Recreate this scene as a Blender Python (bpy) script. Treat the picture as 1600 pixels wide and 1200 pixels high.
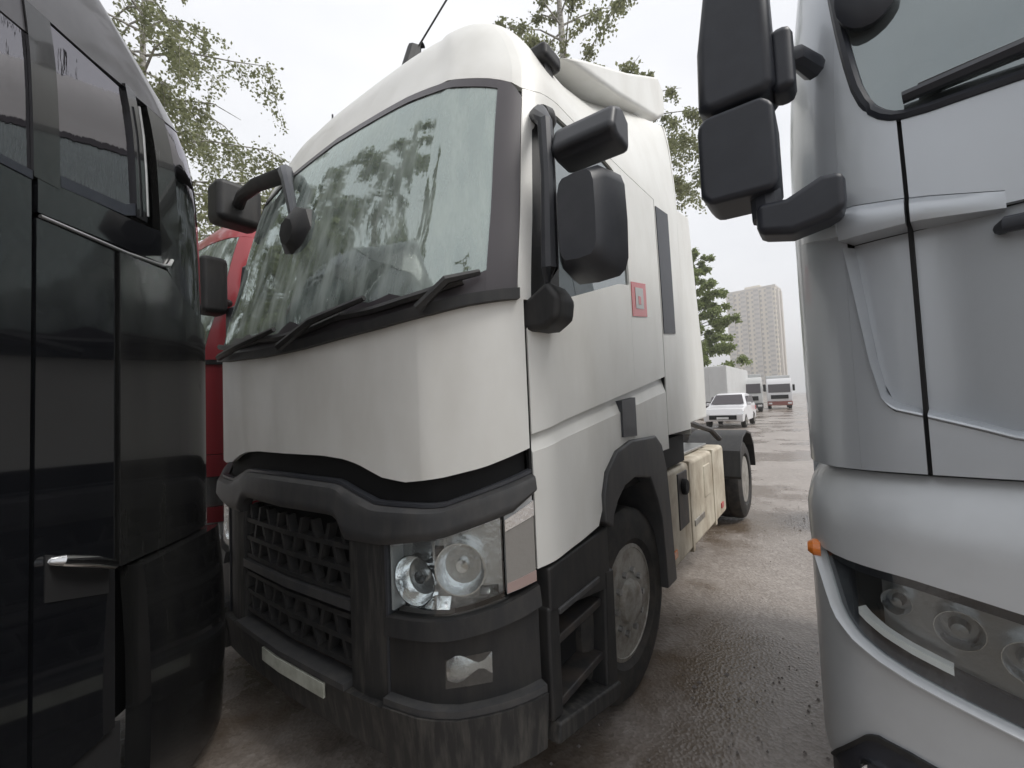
import bpy, math, random
from mathutils import Vector, Matrix
random.seed(7)
for o in list(bpy.data.objects): bpy.data.objects.remove(o)
scene = bpy.context.scene
COL = scene.collection
PI = math.pi

# ---------------------------------------------------------------- camera, sky, sun, exposure
cam_d = bpy.data.cameras.new('camera'); cam = bpy.data.objects.new('camera', cam_d); COL.objects.link(cam)
cam_d.sensor_fit = 'HORIZONTAL'; cam_d.sensor_width = 36.0; cam_d.lens = 36.0 * 675.4 / 1600.0
cam_d.clip_start = 0.03; cam_d.clip_end = 3000
PITCH, ROLL = .046, .042
Fv = Vector((0, math.cos(PITCH), math.sin(PITCH))); R0 = Vector((1, 0, 0)); U0 = R0.cross(Fv)
Rv = R0 * math.cos(ROLL) - U0 * math.sin(ROLL); Uv = R0 * math.sin(ROLL) + U0 * math.cos(ROLL)
M = Matrix((Rv, Uv, -Fv)).transposed().to_4x4(); M.translation = (0, 0, 1.593)
cam.matrix_world = M
scene.camera = cam

world = bpy.data.worlds.new('World'); scene.world = world; world.use_nodes = True
SUN_EL, SUN_AZ = math.radians(55), math.radians(112)      # azimuth clockwise from +Y (camera heading)
nt = world.node_tree; nt.nodes.clear()
wo = nt.nodes.new('ShaderNodeOutputWorld'); bg = nt.nodes.new('ShaderNodeBackground'); bg.inputs[1].default_value = .1
sky = nt.nodes.new('ShaderNodeTexSky'); sky.sky_type = 'NISHITA'; sky.sun_disc = False
sky.sun_elevation = SUN_EL; sky.sun_rotation = SUN_AZ; sky.dust_density = 3
tc = nt.nodes.new('ShaderNodeTexCoord'); mp = nt.nodes.new('ShaderNodeMapping'); mp.inputs['Scale'].default_value = (1, 1, 2.2)
nz = nt.nodes.new('ShaderNodeTexNoise'); nz.inputs['Scale'].default_value = 2.1; nz.inputs['Detail'].default_value = 5; nz.inputs['Roughness'].default_value = .5
cr = nt.nodes.new('ShaderNodeValToRGB')
cr.color_ramp.elements[0].position = .32; cr.color_ramp.elements[0].color = (5.5, 5.6, 5.85, 1)
cr.color_ramp.elements[1].position = .68; cr.color_ramp.elements[1].color = (6.5, 6.54, 6.7, 1)
mx = nt.nodes.new('ShaderNodeMix'); mx.data_type = 'RGBA'; mx.inputs[0].default_value = .95
L = nt.links.new
L(tc.outputs['Generated'], mp.inputs[0]); L(mp.outputs[0], nz.inputs['Vector']); L(nz.outputs['Fac'], cr.inputs[0])
L(sky.outputs[0], mx.inputs['A']); L(cr.outputs[0], mx.inputs['B']); L(mx.outputs['Result'], bg.inputs[0]); L(bg.outputs[0], wo.inputs[0])

sd = bpy.data.lights.new('sun', 'SUN'); sd.energy = 1.5; sd.angle = math.radians(25); sd.color = (1, .97, .92)
sun = bpy.data.objects.new('sun', sd); COL.objects.link(sun)
dirv = Vector((math.sin(SUN_AZ) * math.cos(SUN_EL), math.cos(SUN_AZ) * math.cos(SUN_EL), math.sin(SUN_EL)))
sun.rotation_euler = dirv.to_track_quat('Z', 'Y').to_euler(); sun.location = dirv * 60

scene.view_settings.view_transform = 'Standard'; scene.view_settings.look = 'None'
scene.view_settings.gamma = 1; scene.view_settings.use_curve_mapping = False
scene.view_settings.exposure = 0.82
scene.render.engine = 'CYCLES'

# ---------------------------------------------------------------- materials
MATS = {}
def mat(name, col, rough=.5, metal=0., coat=0., var=0., vscale=6., vcol=None, stretch=(1, 1, 1), bump=0., bscale=40., spec=.5, vlo=.4, vhi=.65, rvar=0.):
    m = bpy.data.materials.new(name); m.use_nodes = True; n = m.node_tree; b = n.nodes['Principled BSDF']
    b.inputs['Base Color'].default_value = (*col, 1); b.inputs['Roughness'].default_value = rough; b.inputs['Metallic'].default_value = metal
    b.inputs['Coat Weight'].default_value = coat; b.inputs['Coat Roughness'].default_value = .05; b.inputs['Specular IOR Level'].default_value = spec
    if var or bump:
        t = n.nodes.new('ShaderNodeTexCoord'); mpn = n.nodes.new('ShaderNodeMapping'); mpn.inputs['Scale'].default_value = stretch
        n.links.new(t.outputs['Object'], mpn.inputs[0])
    if var:
        q = n.nodes.new('ShaderNodeTexNoise'); q.inputs['Scale'].default_value = vscale; q.inputs['Detail'].default_value = 7; q.inputs['Roughness'].default_value = .62
        n.links.new(mpn.outputs[0], q.inputs['Vector'])
        r = n.nodes.new('ShaderNodeMapRange'); r.inputs['From Min'].default_value = vlo; r.inputs['From Max'].default_value = vhi
        r.inputs['To Min'].default_value = 0; r.inputs['To Max'].default_value = var
        n.links.new(q.outputs['Fac'], r.inputs['Value'])
        x = n.nodes.new('ShaderNodeMix'); x.data_type = 'RGBA'
        x.inputs['A'].default_value = (*col, 1); x.inputs['B'].default_value = (*(vcol or [c * .4 for c in col]), 1)
        n.links.new(r.outputs[0], x.inputs[0]); n.links.new(x.outputs['Result'], b.inputs['Base Color'])
        if rvar:
            rr = n.nodes.new('ShaderNodeMapRange'); rr.inputs['To Min'].default_value = rough; rr.inputs['To Max'].default_value = rough + rvar
            n.links.new(r.outputs[0], rr.inputs['Value']); n.links.new(rr.outputs[0], b.inputs['Roughness'])
    if bump:
        q2 = n.nodes.new('ShaderNodeTexNoise'); q2.inputs['Scale'].default_value = bscale; q2.inputs['Detail'].default_value = 4
        n.links.new(t.outputs['Object'], q2.inputs['Vector'])
        bp = n.nodes.new('ShaderNodeBump'); bp.inputs['Strength'].default_value = bump; bp.inputs['Distance'].default_value = .01
        n.links.new(q2.outputs['Fac'], bp.inputs['Height']); n.links.new(bp.outputs[0], b.inputs['Normal'])
    MATS[name] = m; return m

def glassmat(name, tint, refl=.45, gcol=(.9, .95, .93), rough=.015, refl_streaks=0., dcol=(.5, .5, .5), wave=0.):
    """coated vehicle glazing: tinted see-through pane with a strong mirror reflection"""
    m = bpy.data.materials.new(name); m.use_nodes = True; n = m.node_tree; n.nodes.clear()
    o = n.nodes.new('ShaderNodeOutputMaterial'); mixn = n.nodes.new('ShaderNodeMixShader')
    tr = n.nodes.new('ShaderNodeBsdfTransparent'); tr.inputs[0].default_value = (*tint, 1)
    gl = n.nodes.new('ShaderNodeBsdfGlossy'); gl.inputs['Color'].default_value = (*gcol, 1); gl.inputs['Roughness'].default_value = rough
    fr = n.nodes.new('ShaderNodeFresnel'); fr.inputs[0].default_value = 1.5
    mr = n.nodes.new('ShaderNodeMapRange'); mr.inputs['To Min'].default_value = refl; mr.inputs['To Max'].default_value = 1
    n.links.new(fr.outputs[0], mr.inputs['Value'])
    ge = n.nodes.new('ShaderNodeNewGeometry'); iv = n.nodes.new('ShaderNodeMath'); iv.operation = 'SUBTRACT'; iv.inputs[0].default_value = 1
    ml = n.nodes.new('ShaderNodeMath'); ml.operation = 'MULTIPLY'      # the inner face of a pane adds no second mirror image
    n.links.new(ge.outputs['Backfacing'], iv.inputs[1]); n.links.new(mr.outputs[0], ml.inputs[0]); n.links.new(iv.outputs[0], ml.inputs[1])
    n.links.new(ml.outputs[0], mixn.inputs[0])
    n.links.new(tr.outputs[0], mixn.inputs[1]); n.links.new(gl.outputs[0], mixn.inputs[2])
    if refl_streaks or wave:
        t = n.nodes.new('ShaderNodeTexCoord'); mpn = n.nodes.new('ShaderNodeMapping'); mpn.inputs['Scale'].default_value = (5.5, 5.5, .8)
        q = n.nodes.new('ShaderNodeTexNoise'); q.inputs['Scale'].default_value = 2.2; q.inputs['Detail'].default_value = 5
        n.links.new(t.outputs['Object'], mpn.inputs[0]); n.links.new(mpn.outputs[0], q.inputs['Vector'])
    if wave:
        bp = n.nodes.new('ShaderNodeBump'); bp.inputs['Strength'].default_value = wave; bp.inputs['Distance'].default_value = .02
        n.links.new(q.outputs['Fac'], bp.inputs['Height']); n.links.new(bp.outputs[0], gl.inputs['Normal'])
    if refl_streaks:          # pale streaks of reflected sky and trees, put into a diffuse layer
        df = n.nodes.new('ShaderNodeBsdfDiffuse'); df.inputs[0].default_value = (*dcol, 1)
        r = n.nodes.new('ShaderNodeMapRange'); r.inputs['From Min'].default_value = .35; r.inputs['From Max'].default_value = .68
        r.inputs['To Min'].default_value = refl_streaks*.35; r.inputs['To Max'].default_value = min(1, refl_streaks*1.7)
        n.links.new(q.outputs['Fac'], r.inputs['Value']); m2 = n.nodes.new('ShaderNodeMixShader'); n.links.new(r.outputs[0], m2.inputs[0])
        n.links.new(mixn.outputs[0], m2.inputs[1]); n.links.new(df.outputs[0], m2.inputs[2]); mixn = m2
    n.links.new(mixn.outputs[0], o.inputs[0])
    return m

WHITE = mat('white_paint', (.80, .797, .765), .44, coat=.15, var=.4, vscale=2.2, vcol=(.62, .605, .56), stretch=(1.6, 1.6, .7), rvar=.15)
CREAM = mat('dirty_cream', (.60, .55, .45), .6, var=.75, vscale=5, vcol=(.30, .235, .165), stretch=(1, 1, .6))
BLACKP = mat('black_plastic', (.017, .0175, .019), .55, var=.55, vscale=7, vcol=(.042, .039, .036), stretch=(3, 3, .6), bump=.05, bscale=220)
DIRTYP = mat('dirty_black_plastic', (.022, .022, .0225), .62, var=.8, vscale=11, vcol=(.095, .089, .08), stretch=(3.2, 3.2, .32), vlo=.46, vhi=.74)
GREYP = mat('grey_plastic', (.045, .046, .049), .5, var=.5, vscale=8, vcol=(.085, .081, .077), stretch=(2, 2, .7))
MIRP = mat('mirror_plastic', (.042, .045, .053), .42, var=.35, vscale=9, vcol=(.075, .076, .085), bump=.04, bscale=260)
DARK = mat('void_black', (.006, .006, .007), .8)
RUBBER = mat('tyre_rubber', (.022, .022, .023), .75, var=.7, vscale=9, vcol=(.075, .066, .056), bump=.15, bscale=50)
RIM = mat('rim_paint', (.42, .41, .38), .5, metal=.3, var=.75, vscale=11, vcol=(.16, .13, .1))
STEEL = mat('chassis_steel', (.035, .035, .037), .5, metal=.2, var=.6, vscale=9, vcol=(.10, .08, .065))
CHROME = mat('chrome', (.86, .87, .88), .12, metal=1)
ALU = mat('alu', (.5, .5, .5), .35, metal=.9, var=.4, vscale=12)
REFL = mat('lamp_reflector', (.92, .93, .94), .14, metal=1, bump=.35, bscale=22)
LAMPIN = mat('lamp_bezel', (.58, .585, .59), .25, metal=.85, bump=.55, bscale=24)
LAMPD = mat('lamp_dark_bezel', (.26, .265, .275), .28, metal=.7, bump=.4, bscale=24)
BLACKG = mat('black_painted_sky_sheen', (.095, .092, .10), .34, metal=.4, coat=.4, var=.5, vscale=6, vcol=(.05, .05, .053))  # grey of the reflected sky put into the black roof's colour
POD = glassmat('marker_lens', (.80, .79, .75), .10, (1, 1, 1), .08)
MARKG = mat('marker_grey', (.27, .26, .245), .3, coat=.6, bump=.15, bscale=40)
MARKR = mat('marker_pink', (.38, .28, .26), .3, coat=.6)
LAMPW = mat('lamp_wall', (.55, .555, .56), .35, coat=.3)
WGLASS = glassmat('windscreen_glass', (.46, .58, .53), .33, (.80, .90, .86), .02, refl_streaks=.29, dcol=(.57, .63, .60), wave=.04)
DGLASS = glassmat('dark_glass', (.10, .12, .12), .30, (.8, .85, .85))
SGLASS = glassmat('silver_truck_glass', (.36, .42, .42), .30, (.62, .69, .70), .05, refl_streaks=.12, dcol=(.42, .46, .47), wave=.05)
BGLASS = glassmat('black_truck_glass', (.03, .03, .034), .22, (.80, .78, .83), .02, wave=.12)
CLEAR = glassmat('lens_glass', (.93, .95, .95), .06, (1, 1, 1))
FRIT = mat('glass_frit', (.065, .058, .065), .38)
SILVER = mat('silver_paint', (.475, .505, .54), .36, metal=.35, coat=.5, var=.18, vscale=3, vcol=(.41, .43, .455), bump=.012, bscale=900)
SILVERB = mat('silver_bumper_paint', (.56, .585, .61), .42, metal=.25, coat=.35, var=.22, vscale=3, vcol=(.31, .32, .325))
NAVYP = mat('navy_black_plastic', (.018, .021, .030), .45, var=.3, vscale=7, vcol=(.045, .05, .065), bump=.03, bscale=250)
BLACKPT = mat('black_paint', (.005, .0055, .007), .07, coat=1.0, var=.15, vscale=5, vcol=(.016, .017, .018), stretch=(1, 1, .5), rvar=.05, bump=.03, bscale=3)
BLACKPD = mat('black_paint_dusty', (.007, .0072, .008), .2, coat=.8, var=.5, vscale=5, vcol=(.020, .0205, .019), stretch=(2, 2, .3), rvar=.15)
RED = mat('red_paint', (.36, .045, .055), .35, coat=.5, var=.3, vscale=3, vcol=(.26, .04, .05))
DULLRED = mat('dull_red', (.26, .10, .085), .6)
AMBER = mat('amber_lens', (.75, .20, .02), .3, coat=.5)
REDLENS = mat('red_lens', (.5, .02, .02), .3, coat=.5)
PLATE = mat('plate_white', (.50, .52, .46), .5, var=.6, vscale=9, vcol=(.22, .22, .18))
SEATM = mat('seat_cloth', (.06, .065, .07), .9)
DASH = mat('dashboard_plastic', (.016, .018, .018), .7, bump=.1, bscale=60)
PAPER = mat('paper', (.55, .58, .56), .8)
LINER = mat('cab_liner', (.30, .33, .31), .9, var=.4, vscale=3)
CAR = mat('car_white', (.72, .72, .74), .3, coat=.6)
BOXW = mat('box_white', (.60, .61, .61), .5, var=.35, vscale=1.3, vcol=(.48, .48, .47))

# ---------------------------------------------------------------- mesh helpers
def link(o, parent=None):
    COL.objects.link(o)
    if parent is not None: o.parent = parent
    return o
def mk(name, V, Fc, m, parent=None, smooth=35, bevel=0.):
    me = bpy.data.meshes.new(name); me.from_pydata([tuple(v) for v in V], [], Fc)
    me.materials.append(m); me.update()
    if smooth:
        me.polygons.foreach_set('use_smooth', [True] * len(me.polygons)); me.set_sharp_from_angle(angle=math.radians(smooth))
    o = bpy.data.objects.new(name, me); link(o, parent)
    if bevel:
        b = o.modifiers.new('bevel', 'BEVEL'); b.width = bevel; b.segments = 2; b.limit_method = 'ANGLE'; b.angle_limit = math.radians(40)
        me.polygons.foreach_set('use_smooth', [True] * len(me.polygons))
        b.harden_normals = True
    return o
def thing(name, label, cat, loc=(0, 0, 0), rz=0., group=None):
    o = bpy.data.objects.new(name, None); link(o); o.location = loc; o.rotation_euler = (0, 0, rz)
    o.empty_display_size = .3; o['label'] = label; o['category'] = cat
    if group: o['group'] = group
    return o
def copy_tree(o, parent=None):
    c = o.copy(); COL.objects.link(c)
    if parent is not None: c.parent = parent
    for ch in list(o.children): copy_tree(ch, c)
    return c
class MB:
    def __init__(s): s.v = []; s.f = []
    def add(s, V, Fc):
        n = len(s.v); s.v += [Vector(v) for v in V]; s.f += [tuple(i + n for i in f) for f in Fc]; return s
    def box(s, c, d, rot=None):
        x, y, z = d[0] / 2, d[1] / 2, d[2] / 2
        V = [Vector((a * x, b * y, e * z)) for a in (-1, 1) for b in (-1, 1) for e in (-1, 1)]
        if rot: V = [Matrix.Rotation(rot[1], 3, rot[0]) @ v for v in V]
        return s.add([v + Vector(c) for v in V], [(0, 1, 3, 2), (4, 6, 7, 5), (0, 4, 5, 1), (2, 3, 7, 6), (0, 2, 6, 4), (1, 5, 7, 3)])
    def lohi(s, a, b): return s.box([(a[i] + b[i]) / 2 for i in range(3)], [abs(b[i] - a[i]) for i in range(3)])
    def tube(s, pts, r, seg=8):
        pts = [Vector(p) for p in pts]; rs = r if isinstance(r, (list, tuple)) else [r] * len(pts); V = []; Fc = []
        for i, p in enumerate(pts):
            d = (pts[min(i + 1, len(pts) - 1)] - pts[max(i - 1, 0)]).normalized()
            a = d.cross(Vector((0, 0, 1)) if abs(d.z) < .9 else Vector((1, 0, 0))).normalized(); b = d.cross(a)
            for k in range(seg):
                t = 2 * PI * k / seg; V.append(p + (a * math.cos(t) + b * math.sin(t)) * rs[i])
        for i in range(len(pts) - 1):
            for k in range(seg):
                k2 = (k + 1) % seg; Fc.append((i * seg + k, i * seg + k2, (i + 1) * seg + k2, (i + 1) * seg + k))
        Fc.append(tuple(range(seg))[::-1]); Fc.append(tuple((len(pts) - 1) * seg + k for k in range(seg)))
        return s.add(V, Fc)
    def lathe(s, prof, seg=32, c=(0, 0, 0), axis='x', closed=False):
        """prof: (a, r) points along the axis"""
        V = []; Fc = []
        for a, r in prof:
            for k in range(seg):
                t = 2 * PI * k / seg; u, w = r * math.cos(t), r * math.sin(t)
                p = (a, u, w) if axis == 'x' else ((u, a, w) if axis == 'y' else (u, w, a))
                V.append(Vector(p) + Vector(c))
        n = len(prof)
        for i in range(n if closed else n - 1):
            j = (i + 1) % n
            for k in range(seg):
                k2 = (k + 1) % seg; Fc.append((i * seg + k, i * seg + k2, j * seg + k2, j * seg + k))
        if not closed:
            Fc.append(tuple(range(seg))); Fc.append(tuple((n - 1) * seg + k for k in range(seg))[::-1])
        return s.add(V, Fc)
    def prism(s, poly, a0, a1, axis='x'):
        """poly in the other two axes (y,z)/(x,z)/(x,y), extruded from a0 to a1"""
        n = len(poly)
        def P(a, p): return (a, p[0], p[1]) if axis == 'x' else ((p[0], a, p[1]) if axis == 'y' else (p[0], p[1], a))
        V = [P(a0, p) for p in poly] + [P(a1, p) for p in poly]
        return s.add(V, [tuple(range(n)), tuple(range(n, 2 * n))[::-1]] + [(i, n + i, n + (i + 1) % n, (i + 1) % n) for i in range(n)])
    def build(s, name, m, parent=None, bevel=0., smooth=35): 
        o = mk(name, s.v, s.f, m, parent, smooth, bevel)
        import bmesh
        b = bmesh.new(); b.from_mesh(o.data); bmesh.ops.recalc_face_normals(b, faces=b.faces); b.to_mesh(o.data); b.free()
        if smooth and not bevel: o.data.set_sharp_from_angle(angle=math.radians(smooth))
        return o

def lerp(tab, t):
    if not isinstance(tab, (list, tuple)): return tab
    if t <= tab[0][0]: return tab[0][1]
    for (a, b), (c, d) in zip(tab, tab[1:]):
        if t <= c: return b + (d - b) * (t - a) / (c - a)
    return tab[-1][1]
def smooth_tab(tab, t):
    n = len(tab)
    if t <= tab[0][0]: return tab[0][1]
    if t >= tab[-1][0]: return tab[-1][1]
    for i in range(n - 1):
        a, b = tab[i]; c, d = tab[i + 1]
        if t <= c:
            h = c - a; s = (d - b) / h
            s0 = (b - tab[i-1][1]) / (a - tab[i-1][0]) if i > 0 else s
            s1 = (tab[i+2][1] - d) / (tab[i+2][0] - c) if i < n - 2 else s
            m0 = 0 if s * s0 <= 0 else 2 * s * s0 / (s + s0); m1 = 0 if s * s1 <= 0 else 2 * s * s1 / (s + s1)
            q = (t - a) / h
            return (2*q**3 - 3*q*q + 1) * b + (q**3 - 2*q*q + q) * h * m0 + (-2*q**3 + 3*q*q) * d + (q**3 - q*q) * h * m1
class Cab:
    """skin of a lorry cab: u runs round the plan (-1..1 front, 1..2 the +x flank), z is height"""
    def __init__(s, plan, L, rake, edge, tumble, tedge=1.):
        s.tedge = tedge
        s.rake = rake; s.edge = edge; s.tumble = tumble
        a = [0.]
        for (x0, y0), (x1, y1) in zip(plan, plan[1:]): a.append(a[-1] + math.hypot(x1 - x0, y1 - y0))
        s.tx = [(q / a[-1], p[0]) for q, p in zip(a, plan)]; s.ty = [(q / a[-1], p[1]) for q, p in zip(a, plan)]
        s.yend = plan[-1][1]; s.L = L; s.hw = plan[-1][0]
    def uy(s, y): return 1 + (y - s.yend) / (s.L - s.yend)
    def __call__(s, u, z):
        k = abs(u); sg = 1 if u >= 0 else -1
        if k <= 1: x = smooth_tab(s.tx, k); y = smooth_tab(s.ty, k)
        else: x = s.hw; y = s.yend + (k - 1) * (s.L - s.yend)
        y += smooth_tab(s.rake, z) * lerp(s.edge, k)
        x -= smooth_tab(s.tumble, z) * x / s.hw * lerp(s.tedge, k)
        return Vector((sg * x, y, z))
    def nrm(s, u, z, e=.004):
        n = (s(u + e, z) - s(u - e, z)).cross(s(u, z + e) - s(u, z - e)); return n.normalized()
    def at(s, u, z, off=0): return s(u, z) + s.nrm(u, z) * off
def ev(f, u): return f(u) if callable(f) else lerp(f, u)
def patch(name, S, u0, u1, zlo, zhi, m, parent, off=0., th=.02, nu=None, nz=None, smooth=35, extra=()):
    """a shell piece of cab skin between two height curves, with real thickness"""
    nu = nu or max(2, int(abs(u1 - u0) / .045) + 1)
    us = sorted(set([u0 + (u1 - u0) * i / nu for i in range(nu + 1)] + [e for e in extra if u0 < e < u1])); nu = len(us) - 1
    if nz is None:
        hm = max(abs(ev(zhi, u) - ev(zlo, u)) for u in us); nz = max(1, int(hm / .09) + 1)
    V = []; Fc = []
    for side in (0, 1):
        for u in us:
            lo, hi = ev(zlo, u), ev(zhi, u)
            if hi < lo + .001: hi = lo + .001
            for j in range(nz + 1):
                t = j / nz; z = lo + (hi - lo) * t
                d = off(u, t) if callable(off) else off
                V.append(S.at(u, z, d - th * side))
    n1 = (nu + 1) * (nz + 1); I = lambda s, i, j: s * n1 + i * (nz + 1) + j
    for i in range(nu):
        for j in range(nz):
            Fc.append((I(0, i, j), I(0, i+1, j), I(0, i+1, j+1), I(0, i, j+1)))
            Fc.append((I(1, i, j), I(1, i, j+1), I(1, i+1, j+1), I(1, i+1, j)))
        Fc.append((I(0, i, 0), I(1, i, 0), I(1, i+1, 0), I(0, i+1, 0)))
        Fc.append((I(0, i, nz), I(0, i+1, nz), I(1, i+1, nz), I(1, i, nz)))
    for j in range(nz):
        Fc.append((I(0, 0, j), I(0, 0, j+1), I(1, 0, j+1), I(1, 0, j)))
        Fc.append((I(0, nu, j), I(1, nu, j), I(1, nu, j+1), I(0, nu, j+1)))
    return mk(name, V, Fc, m, parent, smooth)
def back_wall(S, z0, z1, m, parent):
    V = []; Fc = []; zz = [z0 + (z1 - z0)*j/14 for j in range(15)]
    for z in zz:
        a, b = S(-2, z), S(2, z)
        for i in range(5): V.append(a.lerp(b, i/4))
    n0 = len(V); V += [v + Vector((0, -.03, 0)) for v in V]
    for j in range(14):
        for i in range(4):
            q = j*5 + i; Fc.append((q, q+1, q+6, q+5)); Fc.append((n0+q, n0+q+5, n0+q+6, n0+q+1))
    return mk('back_wall', V, Fc, m, parent)
def sym(tab): return lambda u: lerp(tab, abs(u))
def side_rng(sg, a, b): return (a, b) if sg > 0 else (-b, -a)
def wheel(parent, c, sg, r=.5, w=.3, steer=0., name='wheel', dual=False, rimmat=None):
    """tyre with tread blocks in its profile, dished rim, hub and wheel nuts; outer face towards sg*x"""
    root = bpy.data.objects.new(name, None); link(root, parent); root.location = c; root.rotation_euler = (0, 0, steer)
    h = w / 2
    prof = [(-h*.8, r*.58), (-h, r*.66), (-h*1.02, r*.82), (-h*.92, r*.95), (-h*.8, r*.99), (-h*.5, r), (-h*.48, r*.975), (-h*.40, r*.975), (-h*.38, r),
            (-h*.06, r), (-h*.05, r*.975), (h*.05, r*.975), (h*.06, r), (h*.38, r), (h*.40, r*.975), (h*.48, r*.975), (h*.5, r), (h*.8, r*.99), (h*.92, r*.95), (h*1.02, r*.82), (h, r*.66), (h*.8, r*.58)]
    t = MB().lathe(prof, 48, closed=True); t.build('tyre', RUBBER, root)
    s = sg
    if dual: rp = [(.95, .58), (.9, .55), (.2, .50), (-.1, .44), (-.15, .2), (.55, .19), (.6, .12), (.6, .01)]
    else: rp = [(.86, .60), (.9, .56), (.62, .53), (.55, .48), (.66, .40), (.74, .30), (.74, .24), (1.05, .22), (1.15, .16), (1.18, .10), (1.18, .01)]
    rm = MB().lathe([(s*h*a, r*b) for a, b in rp], 40); rm.build('rim', rimmat or RIM, root)
    xa = .78 if not dual else -.05; xr = .66 if not dual else -.12
    n0 = MB().tube([(s*h*(xa-.1), 0, 0), (s*h*(xa+.22), 0, 0)], r*.032, 6).build('wheel_nut', ALU, root)
    h0 = MB().tube([(s*h*(xr-.05), 0, 0), (s*h*(xr+.03), 0, 0)], r*.05, 8).build('rim_hole', DARK, root)
    for k in range(10):
        for src, rad, sh in ((n0, .32, 0), (h0, .43, .5)):
            o = src if k == 0 else src.copy()
            if k: link(o, root)
            a = 2*PI*(k+sh)/10; o.location = (0, r*rad*math.cos(a), r*rad*math.sin(a))
    return root

TX, TY, TYAW = -1.159, 2.036, .631
def trow(x, y, z=0.):            # a point given in the parked row's own axes
    c, s = math.cos(TYAW), math.sin(TYAW); return Vector((TX + x*c + y*s, TY - x*s + y*c, z))
# ---------------------------------------------------------------- ground
def ground_mat():
    m = bpy.data.materials.new('wet_asphalt'); m.use_nodes = True; n = m.node_tree; b = n.nodes['Principled BSDF']; ln = n.links.new
    t = n.nodes.new('ShaderNodeTexCoord')
    def noise(sc, det=6, ro=.6):
        q = n.nodes.new('ShaderNodeTexNoise'); q.inputs['Scale'].default_value = sc; q.inputs['Detail'].default_value = det; q.inputs['Roughness'].default_value = ro
        ln(t.outputs['Object'], q.inputs['Vector']); return q.outputs['Fac']
    def ramp(f, p0, c0, p1, c1):
        r = n.nodes.new('ShaderNodeValToRGB'); r.color_ramp.elements[0].position = p0; r.color_ramp.elements[0].color = (*c0, 1)
        r.color_ramp.elements[1].position = p1; r.color_ramp.elements[1].color = (*c1, 1); ln(f, r.inputs[0]); return r.outputs[0]
    def mixc(f, a, c, mode='MIX'):
        x = n.nodes.new('ShaderNodeMix'); x.data_type = 'RGBA'; x.blend_type = mode
        if isinstance(f, float): x.inputs[0].default_value = f
        else: ln(f, x.inputs[0])
        ln(a, x.inputs['A']); 
        if isinstance(c, tuple): x.inputs['B'].default_value = (*c, 1)
        else: ln(c, x.inputs['B'])
        return x.outputs['Result']
    base = ramp(noise(.8), .35, (.285, .250, .218), .65, (.43, .385, .345))
    v = n.nodes.new('ShaderNodeTexVoronoi'); v.inputs['Scale'].default_value = 55; ln(t.outputs['Object'], v.inputs['Vector'])
    vc = n.nodes.new('ShaderNodeSeparateColor'); ln(v.outputs['Color'], vc.inputs[0])
    stones = ramp(vc.outputs[0], .1, (.095, .082, .075), .95, (.36, .32, .30))
    v2 = n.nodes.new('ShaderNodeTexVoronoi'); v2.inputs['Scale'].default_value = 21; ln(t.outputs['Object'], v2.inputs['Vector'])
    vc2 = n.nodes.new('ShaderNodeSeparateColor'); ln(v2.outputs['Color'], vc2.inputs[0])
    stones2 = ramp(vc2.outputs[1], .72, (.17, .145, .13), .98, (.34, .31, .29))
    col = mixc(.42, base, stones); col = mixc(.28, col, stones2)
    mudf = ramp(noise(.42, 6, .6), .47, (0, 0, 0), .56, (1, 1, 1))
    col = mixc(mudf, col, (.135, .104, .077))
    oil = ramp(noise(1.7, 6, .7), .62, (0, 0, 0), .72, (.75, .75, .75))
    col = mixc(oil, col, (.045, .036, .03))
    ln(col, b.inputs['Base Color'])
    rr = ramp(mudf, 0., (.40,)*3, 1., (.13,)*3); ln(rr, b.inputs['Roughness']); b.inputs['Specular IOR Level'].default_value = .5
    bp = n.nodes.new('ShaderNodeBump'); bp.inputs['Strength'].default_value = .24; bp.inputs['Distance'].default_value = .012
    ad = n.nodes.new('ShaderNodeMath'); ad.operation = 'ADD'; ln(v.outputs['Distance'], ad.inputs[0]); ln(noise(30, 5, .7), ad.inputs[1])
    ln(ad.outputs[0], bp.inputs['Height']); ln(bp.outputs[0], b.inputs['Normal'])
    return m
GM = ground_mat()
V = []; Fc = []
xs = [-700, -250, -90, -40, -20] + [-12 + .5*i for i in range(70)] + [24, 30, 45, 90, 250, 700]
ys = [-700, -200, -60, -20, -8] + [-4 + .5*i for i in range(70)] + [32, 38, 50, 90, 250, 900]
for x in xs:
    for y in ys:
        V.append((x, y, -.012*(math.sin(x*1.3 + y*.4) + math.sin(y*1.7 - x*.6))*.5 - .012))
for i in range(len(xs) - 1):
    for j in range(len(ys) - 1):
        a = i*len(ys) + j; Fc.append((a, a + len(ys), a + len(ys) + 1, a + 1))
g = mk('ground', V, Fc, GM); g['kind'] = 'structure'

# loose grit on the yard surface
GRIT = mat('grit_stone', (.27, .245, .23), .8, var=.8, vscale=30, vcol=(.12, .10, .09))
mb = MB()
for i in range(2600):
    x = random.uniform(1.35, 4.2); y = random.uniform(-1.2, 9) if i % 3 else random.uniform(-1.2, 3.5)
    p = trow(x if i % 5 else random.uniform(-.5, 1.2), y, -.012); r = random.uniform(.004, .011) * (1.7 if random.random() < .06 else 1)
    q = [Vector((random.uniform(.7, 1.2)*r*math.cos(a), random.uniform(.7, 1.2)*r*math.sin(a), 0)) for a in (0, 1.57, 3.14, 4.7)]
    mb.add([p + v for v in q] + [p + Vector((0, 0, r*.95))], [(0, 1, 4), (1, 2, 4), (2, 3, 4), (3, 0, 4), (3, 2, 1, 0)])
o = mb.build('grit', GRIT, smooth=0); o['kind'] = 'stuff'

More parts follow.
